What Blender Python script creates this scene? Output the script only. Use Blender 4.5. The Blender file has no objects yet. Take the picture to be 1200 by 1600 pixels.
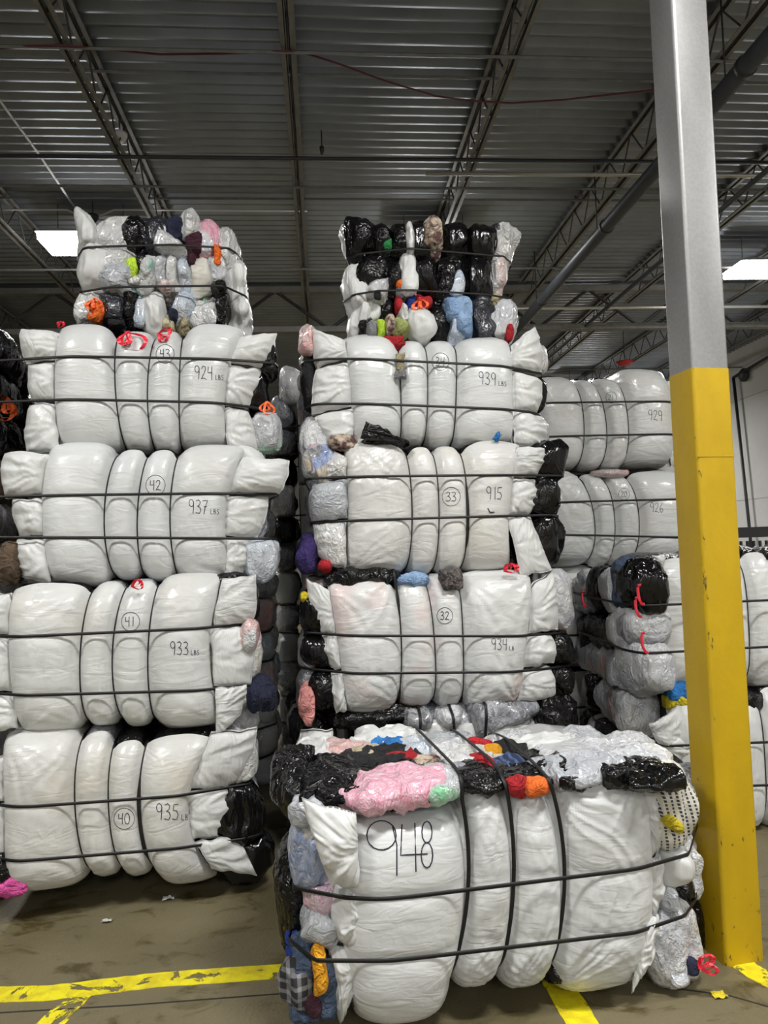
import bpy, math, random
import numpy as np
from mathutils import Vector, Matrix
from mathutils.bvhtree import BVHTree

C = bpy.context.scene.collection
SC = bpy.context.scene
R = math.radians
rnd = random.Random(7)

# ------------------------------------------------------------------ camera
F_PX = 1150.0
yaw, tilt, roll = R(4.75), R(2.85), R(2.0)
CAM = Vector((0, 0, 1.70))
Fw = Vector((math.sin(yaw)*math.cos(tilt), math.cos(yaw)*math.cos(tilt), math.sin(tilt)))
R0 = Vector((math.cos(yaw), -math.sin(yaw), 0)); U0 = R0.cross(Fw)
Rt = R0*math.cos(roll) - U0*math.sin(roll)
Up = R0*math.sin(roll) + U0*math.cos(roll)
cd = bpy.data.cameras.new('camera'); cam = bpy.data.objects.new('camera', cd); C.objects.link(cam)
cd.sensor_fit = 'VERTICAL'; cd.sensor_height = 36; cd.lens = 36*F_PX/1600
M4 = Matrix((Rt, Up, -Fw)).transposed().to_4x4(); M4.translation = CAM
cam.matrix_world = M4
SC.camera = cam

# ------------------------------------------------------------------ world, exposure
w = bpy.data.worlds.new('world'); SC.world = w; w.use_nodes = True
w.node_tree.nodes['Background'].inputs[0].default_value = (.9, .95, 1, 1)
w.node_tree.nodes['Background'].inputs[1].default_value = 0.02
SC.view_settings.view_transform = 'Standard'; SC.view_settings.look = 'None'
SC.view_settings.gamma = 1; SC.view_settings.use_curve_mapping = False
SC.view_settings.exposure = 0.0
LAMP_W = 160          # watts of each hanging lamp
LAMPS = [(-2.79, 9.3, 5.68), (1.6, 9.6, 5.68), (6.75, 10.3, 5.70), (1.8, 18.5, 5.62), (6.9, 18.5, 5.62),      # row ahead (two seen)
         (-3.2, 0.6, 5.6), (1.5, 0.9, 5.6), (6.3, 0.9, 5.6),           # row over the camera
         (-3.2, -7.0, 5.6), (1.5, -7.0, 5.6), (6.3, -7.0, 5.6)]        # row behind it

# ------------------------------------------------------------------ rays (photograph 1200 x 1600)
def ray(px, py):
    return Rt*((px-600)/F_PX) + Up*((800-py)/F_PX) + Fw
def at_z(px, py, z):
    d = ray(px, py); return CAM + d*((z-CAM.z)/d.z)
def at_y(px, py, y):
    d = ray(px, py); return CAM + d*(y/d.y)

# ------------------------------------------------------------------ numpy noise
def _h(ix, iy, iz, s):
    h = (ix*374761393 + iy*668265263 + iz*1440662683 + s*974711) & 0xffffffff
    h = ((h ^ (h >> 13))*1274126177) & 0xffffffff
    h = ((h ^ (h >> 15))*2246822519) & 0xffffffff
    return ((h ^ (h >> 16)) & 0xffffff)/float(0xffffff)
def vn(x, y, z, s=0):
    x, y, z = np.broadcast_arrays(np.asarray(x, float), np.asarray(y, float), np.asarray(z, float))
    ix, iy, iz = [np.floor(a).astype(np.int64) for a in (x, y, z)]
    fx, fy, fz = x-ix, y-iy, z-iz
    fx, fy, fz = [f*f*(3-2*f) for f in (fx, fy, fz)]
    r = 0
    for a in (0, 1):
        for b in (0, 1):
            for c in (0, 1):
                r = r + _h(ix+a, iy+b, iz+c, s)*(fx if a else 1-fx)*(fy if b else 1-fy)*(fz if c else 1-fz)
    return r
def ridged(x, y, z, s=0):
    return 1-np.abs(2*vn(x, y, z, s)-1)          # 1 on the ridge lines

# ------------------------------------------------------------------ mesh helpers
def mk(name, V, Fc, mat, parent=None, smooth=True):
    me = bpy.data.meshes.new(name)
    V = np.asarray(V, np.float32).reshape(-1, 3)
    if isinstance(Fc, np.ndarray):
        n = len(Fc); k = Fc.shape[1]
        me.vertices.add(len(V)); me.vertices.foreach_set('co', V.ravel())
        me.loops.add(n*k); me.loops.foreach_set('vertex_index', Fc.astype(np.int32).ravel())
        me.polygons.add(n)
        me.polygons.foreach_set('loop_start', np.arange(0, n*k, k, dtype=np.int32))
        me.polygons.foreach_set('loop_total', np.full(n, k, np.int32))
        me.update(calc_edges=True); me.validate()
    else:
        me.from_pydata([tuple(map(float, v)) for v in V], [], Fc); me.update()
    if smooth: me.polygons.foreach_set('use_smooth', np.ones(len(me.polygons), bool))
    me.materials.append(mat)
    o = bpy.data.objects.new(name, me); C.objects.link(o)
    if parent is not None: o.parent = parent
    return o
def gf(nu, nv, wu=False, wv=False, base=0):
    a = np.arange(nu if wu else nu-1); b = np.arange(nv if wv else nv-1)
    A, B = np.meshgrid(a, b, indexing='ij'); A2 = (A+1) % nu; B2 = (B+1) % nv
    return np.stack([A*nv+B, A2*nv+B, A2*nv+B2, A*nv+B2], -1).reshape(-1, 4)+base
def thing(name, loc, rz, label, cat, group=None):
    o = bpy.data.objects.new(name, None); C.objects.link(o)
    o.empty_display_size = .1
    o.location = loc; o.rotation_euler = (0, 0, rz)
    tag(o, label, cat, group); return o
def tag(o, label, cat, group=None):
    o['label'] = label; o['category'] = cat
    if group: o['group'] = group
    return o
def struct(o): o['kind'] = 'structure'; return o

class MB:                                     # collects boxes, bars, tubes into one mesh
    def __init__(s): s.v = []; s.f = []
    def box(s, a, b):
        n = len(s.v); x0, y0, z0 = a; x1, y1, z1 = b
        s.v += [(x, y, z) for x in (x0, x1) for y in (y0, y1) for z in (z0, z1)]
        s.f += [(n, n+1, n+3, n+2), (n+4, n+6, n+7, n+5), (n, n+4, n+5, n+1), (n+2, n+3, n+7, n+6), (n, n+2, n+6, n+4), (n+1, n+5, n+7, n+3)]
        return s
    def tube(s, pts, r, k=8, cap=True):
        pts = [Vector(p) for p in pts]; n0 = len(s.v); N = len(pts)
        for i, p in enumerate(pts):
            d = (pts[min(i+1, N-1)]-pts[max(i-1, 0)]).normalized()
            u = d.cross(Vector((0, 0, 1)) if abs(d.z) < .9 else Vector((1, 0, 0))).normalized(); v = d.cross(u)
            rr = r[i] if isinstance(r, (list, tuple)) else r
            for j in range(k):
                a = 2*math.pi*(j+.5)/k
                s.v.append(tuple(p+u*math.cos(a)*rr+v*math.sin(a)*rr))
        for i in range(N-1):
            for j in range(k):
                s.f.append((n0+i*k+j, n0+i*k+(j+1) % k, n0+(i+1)*k+(j+1) % k, n0+(i+1)*k+j))
        if cap:
            s.f.append(tuple(n0+j for j in range(k))[::-1]); s.f.append(tuple(n0+(N-1)*k+j for j in range(k)))
        return s
    def build(s, name, mat, parent=None, smooth=False): return mk(name, s.v, s.f, mat, parent, smooth)

# ------------------------------------------------------------------ materials
MATS = {}
def newmat(name):
    m = bpy.data.materials.new(name); m.use_nodes = True; MATS[name] = m
    nt = m.node_tree; b = nt.nodes['Principled BSDF']; return m, nt, b
def noise(nt, vec, scale, detail=3, dist=0, rough=.5):
    n = nt.nodes.new('ShaderNodeTexNoise'); n.inputs['Scale'].default_value = scale
    n.inputs['Detail'].default_value = detail; n.inputs['Distortion'].default_value = dist; n.inputs['Roughness'].default_value = rough
    if vec is not None: nt.links.new(vec, n.inputs['Vector'])
    return n.outputs['Fac']
def coords(nt, scale=(1, 1, 1), rot=(0, 0, 0)):
    t = nt.nodes.new('ShaderNodeTexCoord'); m = nt.nodes.new('ShaderNodeMapping')
    m.inputs['Scale'].default_value = scale; m.inputs['Rotation'].default_value = rot
    oi = nt.nodes.new('ShaderNodeObjectInfo'); v = nt.nodes.new('ShaderNodeVectorMath'); v.operation = 'SCALE'
    v.inputs[0].default_value = (31, 17, 23); nt.links.new(oi.outputs['Random'], v.inputs['Scale'])
    nt.links.new(t.outputs['Object'], m.inputs['Vector']); nt.links.new(v.outputs[0], m.inputs['Location'])
    return m.outputs[0]
def math_(nt, op, a, b=None, c=None):
    n = nt.nodes.new('ShaderNodeMath'); n.operation = op
    for i, q in enumerate((a, b, c)):
        if q is None: continue
        if isinstance(q, (int, float)): n.inputs[i].default_value = q
        else: nt.links.new(q, n.inputs[i])
    return n.outputs[0]
def ramp(nt, fac, stops):
    r = nt.nodes.new('ShaderNodeValToRGB'); nt.links.new(fac, r.inputs[0]); e = r.color_ramp.elements
    while len(e) < len(stops): e.new(.5)
    for q, (p, c) in zip(e, stops):
        q.position = p; q.color = (c, c, c, 1) if isinstance(c, (int, float)) else (*c, 1)
    return r.outputs[0]
def mix(nt, fac, a, b):
    n = nt.nodes.new('ShaderNodeMix'); n.data_type = 'RGBA'
    for s, q in ((0, fac), (6, a), (7, b)):
        if isinstance(q, (int, float)): n.inputs[s].default_value = q
        elif isinstance(q, tuple): n.inputs[s].default_value = (*q, 1)
        else: nt.links.new(q, n.inputs[s])
    return n.outputs[2]
def crease(nt, vec, scale, detail=2, dist=.6):
    f = noise(nt, vec, scale, detail, dist)
    return math_(nt, 'ABSOLUTE', math_(nt, 'SUBTRACT', f, .5))
def bump(nt, b, height, dist, strength=1):
    n = nt.nodes.new('ShaderNodeBump'); n.inputs['Distance'].default_value = dist; n.inputs['Strength'].default_value = strength
    nt.links.new(height, n.inputs['Height']); nt.links.new(n.outputs[0], b.inputs['Normal'])

def film(name, col, rough=.38, cs=(3, 3, 20), rot=(0, 0, 0), d=.012, tint=None, tf=.5, fine=.5, spec=.5, coat=0.0):
    m, nt, b = newmat(name)
    v = coords(nt, cs, rot); v1 = coords(nt)
    c = tuple(col)
    base = mix(nt, ramp(nt, noise(nt, v1, 3.5, 3), [(.35, 0), (.7, 1)]), c, tuple(x*.90 for x in c))
    if tint:
        base = mix(nt, math_(nt, 'MULTIPLY', ramp(nt, noise(nt, v1, 2.6, 2), [(.55, 0), (.72, 1)]), tf), base, tint)
    nt.links.new(base, b.inputs['Base Color'])
    b.inputs['Specular IOR Level'].default_value = spec
    b.inputs['Coat Weight'].default_value = coat; b.inputs['Coat Roughness'].default_value = .15
    nt.links.new(ramp(nt, noise(nt, v1, 6, 3), [(.3, rough*.75), (.7, rough*1.3)]), b.inputs['Roughness'])
    h1 = crease(nt, v, 1.6, 2.5, .8); h2 = crease(nt, v1, 22, 3, 1.0)
    h = math_(nt, 'ADD', h1, math_(nt, 'MULTIPLY', h2, fine*.25))
    bump(nt, b, h, d)
    return m
W0 = (.62, .63, .62)
film('white_film', W0, .34, (2.6, 2.2, 9), (0, R(14), 0), d=.010, tint=(.60, .58, .53), tf=.6, coat=.25)
film('white_film_pink', W0, .34, (3, 2.2, 9), (0, R(-20), 0), d=.011, tint=(.70, .50, .48), tf=.6, coat=.25)
film('white_film_smooth', (.61, .625, .625), .36, (3.5, 3, 12), (0, R(-10), 0), d=.0075, tint=(.57, .57, .55), tf=.7, coat=.3)
film('white_film_aged', (.61, .61, .59), .36, (3, 2.2, 8), (0, R(28), 0), d=.012, tint=(.60, .56, .48), tf=.6, coat=.2)
film('white_film_diagonal', W0, .40, (3, 3, 15), (0, R(38), 0), d=.014)
film('white_film_steep', W0, .42, (3, 3, 14), (0, R(-52), 0), d=.014)
film('white_film_upright', W0, .42, (13, 5, 3), d=.014)
film('white_film_cream', (.62, .60, .54), .42, (3, 3, 12), d=.012)
film('white_film_gather', W0, .38, (5, 4, 5), d=.012, fine=.6)
film('grey_film', (.40, .42, .45), .25, (12, 12, 16), d=.026, fine=1.2, coat=.4, tint=(.58, .60, .62), tf=.8)
film('black_film', (.004, .004, .0045), .16, (9, 9, 9), d=.030, fine=1.0, spec=.4)
film('black_film_smooth', (.004, .004, .0045), .15, (8, 8, 3), d=.018, fine=.5, spec=.4)
film('charcoal_film', (.022, .024, .032), .2, (10, 10, 10), d=.035, fine=1.2, coat=.3)
def clear(name, cols, veil=.35, vs=5, seed=0):
    m, nt, b = newmat(name)
    v1 = coords(nt)
    vo = nt.nodes.new('ShaderNodeTexVoronoi'); vo.inputs['Scale'].default_value = vs; nt.links.new(v1, vo.inputs['Vector'])
    wv = nt.nodes.new('ShaderNodeSeparateColor'); nt.links.new(vo.outputs['Color'], wv.inputs[0])
    n = len(cols); r = nt.nodes.new('ShaderNodeValToRGB'); r.color_ramp.interpolation = 'CONSTANT'; e = r.color_ramp.elements
    while len(e) < n: e.new(.5)
    for i, q in enumerate(cols): e[i].position = i/n; e[i].color = (*q, 1)
    nt.links.new(wv.outputs[0], r.inputs[0])
    veilf = ramp(nt, crease(nt, coords(nt, (11, 11, 6)), 1.8, 3, 1), [(0, min(1, veil+.35)), (.11, veil*.8)])
    nt.links.new(mix(nt, veilf, r.outputs[0], (.55, .56, .58)), b.inputs['Base Color'])
    b.inputs['Roughness'].default_value = .32; b.inputs['Coat Weight'].default_value = .8; b.inputs['Coat Roughness'].default_value = .12
    h = math_(nt, 'ADD', crease(nt, coords(nt, (11, 11, 6)), 1.8, 3, 1), math_(nt, 'MULTIPLY', crease(nt, v1, 36, 3, 1), .4))
    bump(nt, b, h, .034)
clear('clear_white', [(.62, .62, .62), (.55, .56, .58), (.66, .65, .62), (.48, .50, .54)], .3)
clear('clear_mixed', [(.60, .60, .60), (.12, .13, .17), (.55, .28, .26), (.5, .52, .55), (.62, .60, .52), (.22, .25, .32)], .35)
clear('clear_blue', [(.10, .17, .42), (.13, .20, .45), (.16, .24, .46)], .25)
clear('clear_paleblue', [(.36, .46, .60), (.42, .52, .66), (.50, .56, .64)], .3)
clear('clear_pink', [(.80, .30, .42), (.85, .33, .46), (.78, .36, .46), (.55, .55, .60)], .18)
clear('clear_rose', [(.62, .32, .46), (.66, .36, .50), (.66, .45, .55)], .25)
clear('clear_green', [(.10, .50, .20), (.25, .55, .30), (.45, .47, .50), (.50, .50, .52)], .3)
clear('clear_teal', [(.08, .42, .36), (.5, .52, .5)], .3)
clear('clear_dark', [(.05, .05, .06), (.10, .11, .14), (.22, .23, .26), (.07, .07, .10)], .22)
clear('clear_coral', [(.72, .30, .26), (.65, .42, .38), (.6, .6, .6)], .35)
clear('clear_print', [(.42, .32, .18), (.05, .05, .06), (.40, .38, .34), (.12, .2, .45), (.35, .1, .15)], .2, 14)
def cloth(name, col, col2=None, s=8, rough=.9):
    m, nt, b = newmat(name); v = coords(nt)
    c2 = col2 or tuple(x*.75 for x in col)
    nt.links.new(mix(nt, ramp(nt, noise(nt, v, s, 3), [(.42, 0), (.58, 1)]), col, c2), b.inputs['Base Color'])
    b.inputs['Roughness'].default_value = rough
    h = math_(nt, 'ADD', crease(nt, v, 15, 3, 1.2), math_(nt, 'MULTIPLY', noise(nt, v, 180, 2), .12)); bump(nt, b, h, .05)
cloth('cloth_navy', (.012, .016, .045)); cloth('cloth_royal', (.012, .045, .30)); cloth('cloth_orange', (.85, .16, .02))
cloth('cloth_amber', (.80, .36, .01)); cloth('cloth_maroon', (.05, .008, .02)); cloth('cloth_red', (.45, .012, .02))
cloth('cloth_denim', (.20, .32, .52), (.27, .40, .60)); cloth('cloth_darkdenim', (.06, .09, .15)); cloth('cloth_yellow', (.72, .58, .02))
cloth('cloth_neon', (.55, .80, .05)); cloth('cloth_teal', (.05, .42, .34)); cloth('cloth_pink', (.75, .10, .38)); cloth('cloth_coral', (.78, .32, .30))
cloth('cloth_purple', (.035, .02, .12)); cloth('cloth_brown', (.12, .08, .05)); cloth('cloth_grey', (.22, .22, .23)); cloth('cloth_cream', (.60, .52, .36))
cloth('cloth_green', (.02, .22, .06)); cloth('cloth_olive', (.32, .36, .12)); cloth('cloth_black', (.012, .012, .014)); cloth('cloth_mottled', (.55, .45, .35), (.10, .05, .05), 26)
cloth('cloth_lilac', (.42, .42, .66)); cloth('cloth_white', (.65, .64, .60))
cloth('cloth_tweed', (.03, .025, .025), (.14, .12, .11), 60)
cloth('cloth_blue', (.03, .22, .62)); cloth('cloth_khaki', (.42, .36, .22))
def plaid(name, c0, c1, s=28):
    m, nt, b = newmat(name); t = nt.nodes.new('ShaderNodeTexCoord'); sp = nt.nodes.new('ShaderNodeSeparateXYZ'); nt.links.new(t.outputs['Object'], sp.inputs[0])
    f = None
    for ax in ('X', 'Z'):
        g = math_(nt, 'GREATER_THAN', math_(nt, 'FRACT', math_(nt, 'MULTIPLY', sp.outputs[ax], s)), .62)
        f = g if f is None else math_(nt, 'MULTIPLY', math_(nt, 'ADD', f, g), .5)
    nt.links.new(mix(nt, f, c0, c1), b.inputs['Base Color']); b.inputs['Roughness'].default_value = .9
    bump(nt, b, crease(nt, coords(nt), 8, 3, 1), .03)
plaid('plaid_grey', (.02, .02, .022), (.25, .25, .26)); plaid('plaid_navy', (.01, .02, .06), (.10, .16, .32))
def stripes():
    m, nt, b = newmat('knit_striped'); t = nt.nodes.new('ShaderNodeTexCoord'); sp = nt.nodes.new('ShaderNodeSeparateXYZ'); nt.links.new(t.outputs['Object'], sp.inputs[0])
    q = math_(nt, 'ADD', math_(nt, 'MULTIPLY', sp.outputs['X'], 1.0), math_(nt, 'MULTIPLY', sp.outputs['Z'], .25))
    lines = math_(nt, 'GREATER_THAN', math_(nt, 'FRACT', math_(nt, 'MULTIPLY', q, 42)), .6)
    dash = math_(nt, 'GREATER_THAN', math_(nt, 'FRACT', math_(nt, 'MULTIPLY', sp.outputs['Z'], 70)), .35)
    nz = ramp(nt, noise(nt, coords(nt), 4, 2), [(.46, 0), (.50, 1)])
    f = math_(nt, 'MULTIPLY', math_(nt, 'MULTIPLY', lines, dash), nz)
    nt.links.new(mix(nt, f, (.62, .60, .52), (.03, .03, .06)), b.inputs['Base Color']); b.inputs['Roughness'].default_value = .7
    b.inputs['Coat Weight'].default_value = .5; b.inputs['Coat Roughness'].default_value = .2
    bump(nt, b, crease(nt, coords(nt), 9, 3, 1), .015)
stripes()
def plain(name, col, rough=.5, metal=0, bs=0, bd=.002, var=0, vs=4):
    m, nt, b = newmat(name); b.inputs['Base Color'].default_value = (*col, 1); b.inputs['Roughness'].default_value = rough; b.inputs['Metallic'].default_value = metal
    if var:
        nt.links.new(mix(nt, ramp(nt, noise(nt, coords(nt), vs, 5, .3), [(.3, 0), (.7, 1)]), col, tuple(x*(1-var) for x in col)), b.inputs['Base Color'])
    if bs: bump(nt, b, noise(nt, coords(nt), bs, 3), bd)
    return m
plain('strap_black', (.004, .004, .0045), .5); plain('buckle_steel', (.6, .6, .6), .3, 1)
plain('marker_ink', (.012, .012, .03), .6)
plain('red_tie', (.75, .02, .045), .3, 0, 60, .004); plain('orange_tie', (.85, .13, .02), .35, 0, 60, .004); plain('blue_tie', (.02, .20, .65), .4)
plain('deck_metal', (.31, .34, .385), .38, .72, var=.25, vs=2.0)
plain('joist_paint', (.22, .215, .20), .6, .1, var=.3, vs=9)
plain('joist_dark', (.035, .035, .037), .6)
plain('pipe_dark', (.06, .065, .075), .45, .2, var=.2); plain('pipe_black', (.02, .02, .022), .5); plain('conduit', (.52, .50, .45), .35, .6)
plain('white_cable', (.6, .6, .6), .5); plain('red_cable', (.11, .02, .03), .6)
plain('lamp_housing', (.7, .7, .7), .4); plain('device_red', (.5, .03, .03), .4)
plain('wall_paint', (.60, .60, .585), .8, var=.12, vs=1.2, bs=3, bd=.01)
plain('rubber_black', (.015, .015, .016), .6)
m, nt, b = newmat('lamp_diffuser'); b.inputs['Base Color'].default_value = (1, 1, 1, 1); b.inputs['Emission Color'].default_value = (1, .98, .95, 1); b.inputs['Emission Strength'].default_value = 32
# concrete floor
m, nt, b = newmat('concrete'); v = coords(nt)
c1 = mix(nt, ramp(nt, noise(nt, v, 1.3, 6, .4), [(.3, 0), (.7, 1)]), (.122, .102, .052), (.180, .152, .088))
c2 = mix(nt, ramp(nt, noise(nt, coords(nt, (1, 1.8, 1), (0, 0, .5)), 3.2, 7, 1.2, .65), [(.55, 0), (.66, 1)]), c1, (.066, .050, .016))
c3 = mix(nt, ramp(nt, noise(nt, v, 60, 3), [(.68, 0), (.76, 1)]), c2, (.22, .20, .15))
nt.links.new(c3, b.inputs['Base Color'])
nt.links.new(ramp(nt, noise(nt, v, 2.4, 5), [(.3, .38), (.7, .7)]), b.inputs['Roughness'])
bump(nt, b, math_(nt, 'ADD', noise(nt, v, 5, 6), math_(nt, 'MULTIPLY', noise(nt, v, 90, 4), .2)), .012)
# worn paint on the floor
m, nt, b = newmat('worn_yellow_paint'); v = coords(nt)
b.inputs['Roughness'].default_value = .5
nt.links.new(mix(nt, ramp(nt, noise(nt, v, 14, 5, .5), [(.35, 0), (.6, 1)]), (.62, .50, .015), (.82, .72, .01)), b.inputs['Base Color'])
al = ramp(nt, noise(nt, coords(nt, (1, 1, 1), (0, 0, .7)), 7, 8, .6, .7), [(.415, 0), (.44, 1)])
nt.links.new(al, b.inputs['Alpha']); bump(nt, b, noise(nt, v, 40, 4), .004)
# column paint
m, nt, b = newmat('yellow_paint'); v = coords(nt)
y1 = mix(nt, ramp(nt, noise(nt, coords(nt, (3, 3, 1)), 2.2, 5), [(.3, 0), (.75, 1)]), (.53, .345, .002), (.44, .285, .003))
tc = nt.nodes.new('ShaderNodeTexCoord'); sp = nt.nodes.new('ShaderNodeSeparateXYZ'); nt.links.new(tc.outputs['Object'], sp.inputs[0])
low = ramp(nt, sp.outputs['Z'], [(.0, .10), (1.0, 0)]); 
thr = math_(nt, 'GREATER_THAN', math_(nt, 'ADD', noise(nt, coords(nt, (2.2, 2.2, 1)), 11, 7, .3, .75), math_(nt, 'MULTIPLY', low, .8)), .685)
vm = nt.nodes.new('ShaderNodeVectorMath'); vm.operation = 'LENGTH'; cx = nt.nodes.new('ShaderNodeCombineXYZ'); nt.links.new(sp.outputs['X'], cx.inputs[0]); nt.links.new(sp.outputs['Y'], cx.inputs[1]); nt.links.new(cx.outputs[0], vm.inputs[0])
edge = ramp(nt, vm.outputs['Value'], [(.0, 1), (.045, 0)])
thr2 = math_(nt, 'GREATER_THAN', math_(nt, 'ADD', noise(nt, coords(nt, (1.6, 1.6, .55)), 12, 8, .3, .8), math_(nt, 'MULTIPLY', edge, .13)), .70)
thr = math_(nt, 'MAXIMUM', thr, thr2)
nt.links.new(mix(nt, thr, y1, (.05, .038, .02)), b.inputs['Base Color']); b.inputs['Roughness'].default_value = .42
bump(nt, b, noise(nt, v, 12, 4), .003)
m, nt, b = newmat('galvanised'); v = coords(nt)
nt.links.new(mix(nt, ramp(nt, noise(nt, v, 70, 2), [(.4, 0), (.6, 1)]), (.30, .30, .30), (.325, .325, .32)), b.inputs['Base Color'])
b.inputs['Metallic'].default_value = .55
nt.links.new(ramp(nt, noise(nt, coords(nt, (1, 1, .3)), 8, 4), [(.3, .36), (.7, .5)]), b.inputs['Roughness'])
G = MATS

# ================================================================== ROOM
XL, XR, YB, YF, ZD = -16.0, 10.0, -9.0, 30.0, 6.16
mb = MB().box((XL, YB, -.2), (XR, YF, 0)); struct(mb.build('floor', G['concrete']))
prof = [(0, 0), (.044, 0), (.052, .060), (.124, .060)]
ys, zs = [], []
n = int((YF-YB)/.1524)
for i in range(n):
    for a, c in prof: ys.append(YB+i*.1524+a); zs.append(ZD+c)
ys, zs = np.array(ys), np.array(zs)
V = np.concatenate([np.stack([np.full_like(ys, x), ys, zs], -1) for x in (XL, XR)] + [np.stack([np.full_like(ys, x), ys, zs+.05], -1) for x in (XL, XR)])
k = len(ys)
Fc = np.concatenate([gf(2, k), gf(2, k, base=2*k)[:, ::-1]])
struct(mk('ceiling', V, Fc, G['deck_metal'], smooth=False))
# walls (precast panels with joints on the right one)
mb = MB()
y = YB
while y < YF:
    for z0, z1 in ((0, 2.55), (2.56, 4.95), (4.96, ZD+.1)):
        mb.box((XR, y+.006, z0), (XR+.2, min(y+2.9, YF)-.006, z1))
    y += 2.9
mb.box((XR+.02, YB, 0), (XR+.25, YF, ZD+.1)); struct(mb.build('wall_right', G['wall_paint']))
struct(MB().box((XL-.2, YB, 0), (XL, YF, ZD+.1)).build('wall_left', G['wall_paint']))
struct(MB().box((XL, YF, 0), (XR, YF+.2, ZD+.1)).build('wall_back', G['wall_paint']))
struct(MB().box((XL, YB-.2, 0), (XR, YB, ZD+.1)).build('wall_front', G['wall_paint']))

# ---- joists along Y
ZC = 5.73
def joist(X, y0, y1, label, group):
    t = thing('roof_joist', (X, y0, ZC), 0, label, 'joist', group)
    L = y1-y0; h = ZD-ZC
    for nm, z0, z1, mt in (('bottom_chord', 0, .045, 'joist_paint'), ('top_chord', h-.045, h-.004, 'joist_paint')):
        q = MB()
        for s in (-1, 1):
            xa, xb = sorted((s*.014, s*.058))
            q.box((xa, 0, z0), (xb, L, z0+.006)); xa, xb = sorted((s*.014, s*.020)); q.box((xa, 0, z0), (xb, L, z1))
        q.build(nm, G[mt], t)
    q = MB(); p = .61; i = 0; y = 0.1
    while y+p < L:
        q.tube([(0, y, .02), (0, y+p/2, h-.02)], .0085, 6); q.tube([(0, y+p/2, h-.02), (0, y+p, .02)], .0085, 6)
        y += p
    q.build('web', G['joist_dark'], t)
JX = [-9.1, -7.3, -5.5, -3.72, -1.91, -.165, 1.69, 3.47, 5.28, 7.08, 8.88]
names = {3: 'left of the hanging lamp', 4: 'above the top left bale', 5: 'over the gap between the two stacks', 6: 'above the top black bag bale', 7: 'just left of the galvanised column top', 8: 'right of the galvanised column'}
for i, X in enumerate(JX):
    joist(X, -2.0, 12.0, 'grey open-web steel joist under the ribbed deck, ' + names.get(i, 'near bay, joist %s' % ('at the far left' if i < 3 else 'at the far right')), 'near bay roof joists')
for i, X in enumerate(JX):
    joist(X, 12.4, 29.8, 'distant grey open-web steel joist beyond the cross truss', 'far bay roof joists')
# girder trusses across
def girder(Y, label):
    t = thing('roof_truss', (XL+.1, Y, 5.35), 0, label, 'truss', 'cross trusses')
    L = XR-XL-.2; h = ZD-5.35-.05
    MB().box((0, -.07, 0), (L, .07, .09)).build('bottom_chord', G['joist_paint'], t)
    MB().box((0, -.07, h-.09), (L, .07, h)).build('top_chord', G['joist_paint'], t)
    q = MB(); x = 0
    while x+1.79 < L:
        q.tube([(x, 0, .05), (x+.9, 0, h-.05)], .028, 6); q.tube([(x+.9, 0, h-.05), (x+1.79, 0, .05)], .028, 6); x += 1.79
    q.build('web', G['joist_dark'], t)
girder(12.2, 'near deep steel truss crossing the hall above the far stacks'); girder(27.0, 'far deep steel truss crossing the hall')
# bridging bars
for Y, z, lb in ((5.75, ZC-.02, 'nearest'), (7.95, ZC-.02, 'second'), (10.3, ZC-.02, 'third'), (6.6, ZD-.07, 'upper'), (9.0, ZD-.07, 'upper far'), (16.5, ZC-.02, 'distant'), (20, ZC-.02, 'most distant')):
    o = MB().box((XL, Y-.016, z-.004), (XR, Y+.016, z)).box((XL, Y-.016, z-.03), (XR, Y-.012, z)).build('bridging_bar', G['joist_paint'])
    tag(o, '%s thin steel bridging angle crossing under the joists' % lb, 'steel bar', 'bridging bars')
# pipes
def pipe(nm, pts, r, mt, label, k=12):
    o = MB().tube(pts, r, k).build(nm, G[mt], smooth=True); tag(o, label, 'pipe' if 'pipe' in nm else 'cable'); return o
big = thing('drain_pipe', (3.34, -2, 5.3), 0, 'thick dark grey pipe running diagonally past the galvanised column', 'pipe')
MB().tube([(0, 0, 0), (0, 31, 0)], .075, 20).build('pipe_run', G['pipe_dark'], big, True)
for yy in (6.2, 9.0, 11.5, 14.5):
    MB().tube([(0, yy+1.0, 0), (0, yy+1.05, 0)], .086, 20).build('coupling', G['pipe_black'], big, True)
    MB().tube([(0, yy+1.3, .0), (0, yy+1.3, ZD-5.3)], .008, 6).build('hanger', G['pipe_black'], big, True)
pipe('water_pipe', [(XL, 7.2, 5.62), (XR, 7.2, 5.62)], .019, 'pipe_black', 'thin black pipe crossing the ceiling in front of the bale stacks')
pipe('water_pipe', [(1.2, 7.55, 5.66), (XR, 7.55, 5.66)], .022, 'conduit', 'bright galvanised pipe crossing behind the column top')
pipe('water_pipe', [(.8, 11.5, 5.5), (XR, 11.5, 5.5)], .024, 'conduit', 'galvanised pipe further back, above the right lamp')
pipe('conduit_pipe', [at_z(-40, 96, 6.05), at_z(0, 158, 6.05), at_z(60, 240, 6.05), at_z(126, 338, 6.05)], .012, 'white_cable', 'thin pale conduit slanting down at the left of the ceiling')
pipe('power_cable', [at_z(x, y, 6.0) for x, y in ((-30, 327), (60, 328), (105, 328), (122, 336), (140, 338), (160, 336), (178, 328), (230, 328), (480, 330))], .011, 'white_cable', 'pale cable under the deck above the left lamp')
pipe('extension_cable', [at_z(x, y, 5.70) for x, y in ((-30, 78), (0, 76), (45, 72), (90, 70), (150, 76), (250, 85), (350, 84), (447, 80), (480, 84), (530, 100), (600, 126), (680, 150), (740, 158), (800, 161), (880, 156), (960, 147), (1030, 140))], .008, 'red_cable', 'dark red cable sagging across the joists')
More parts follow.
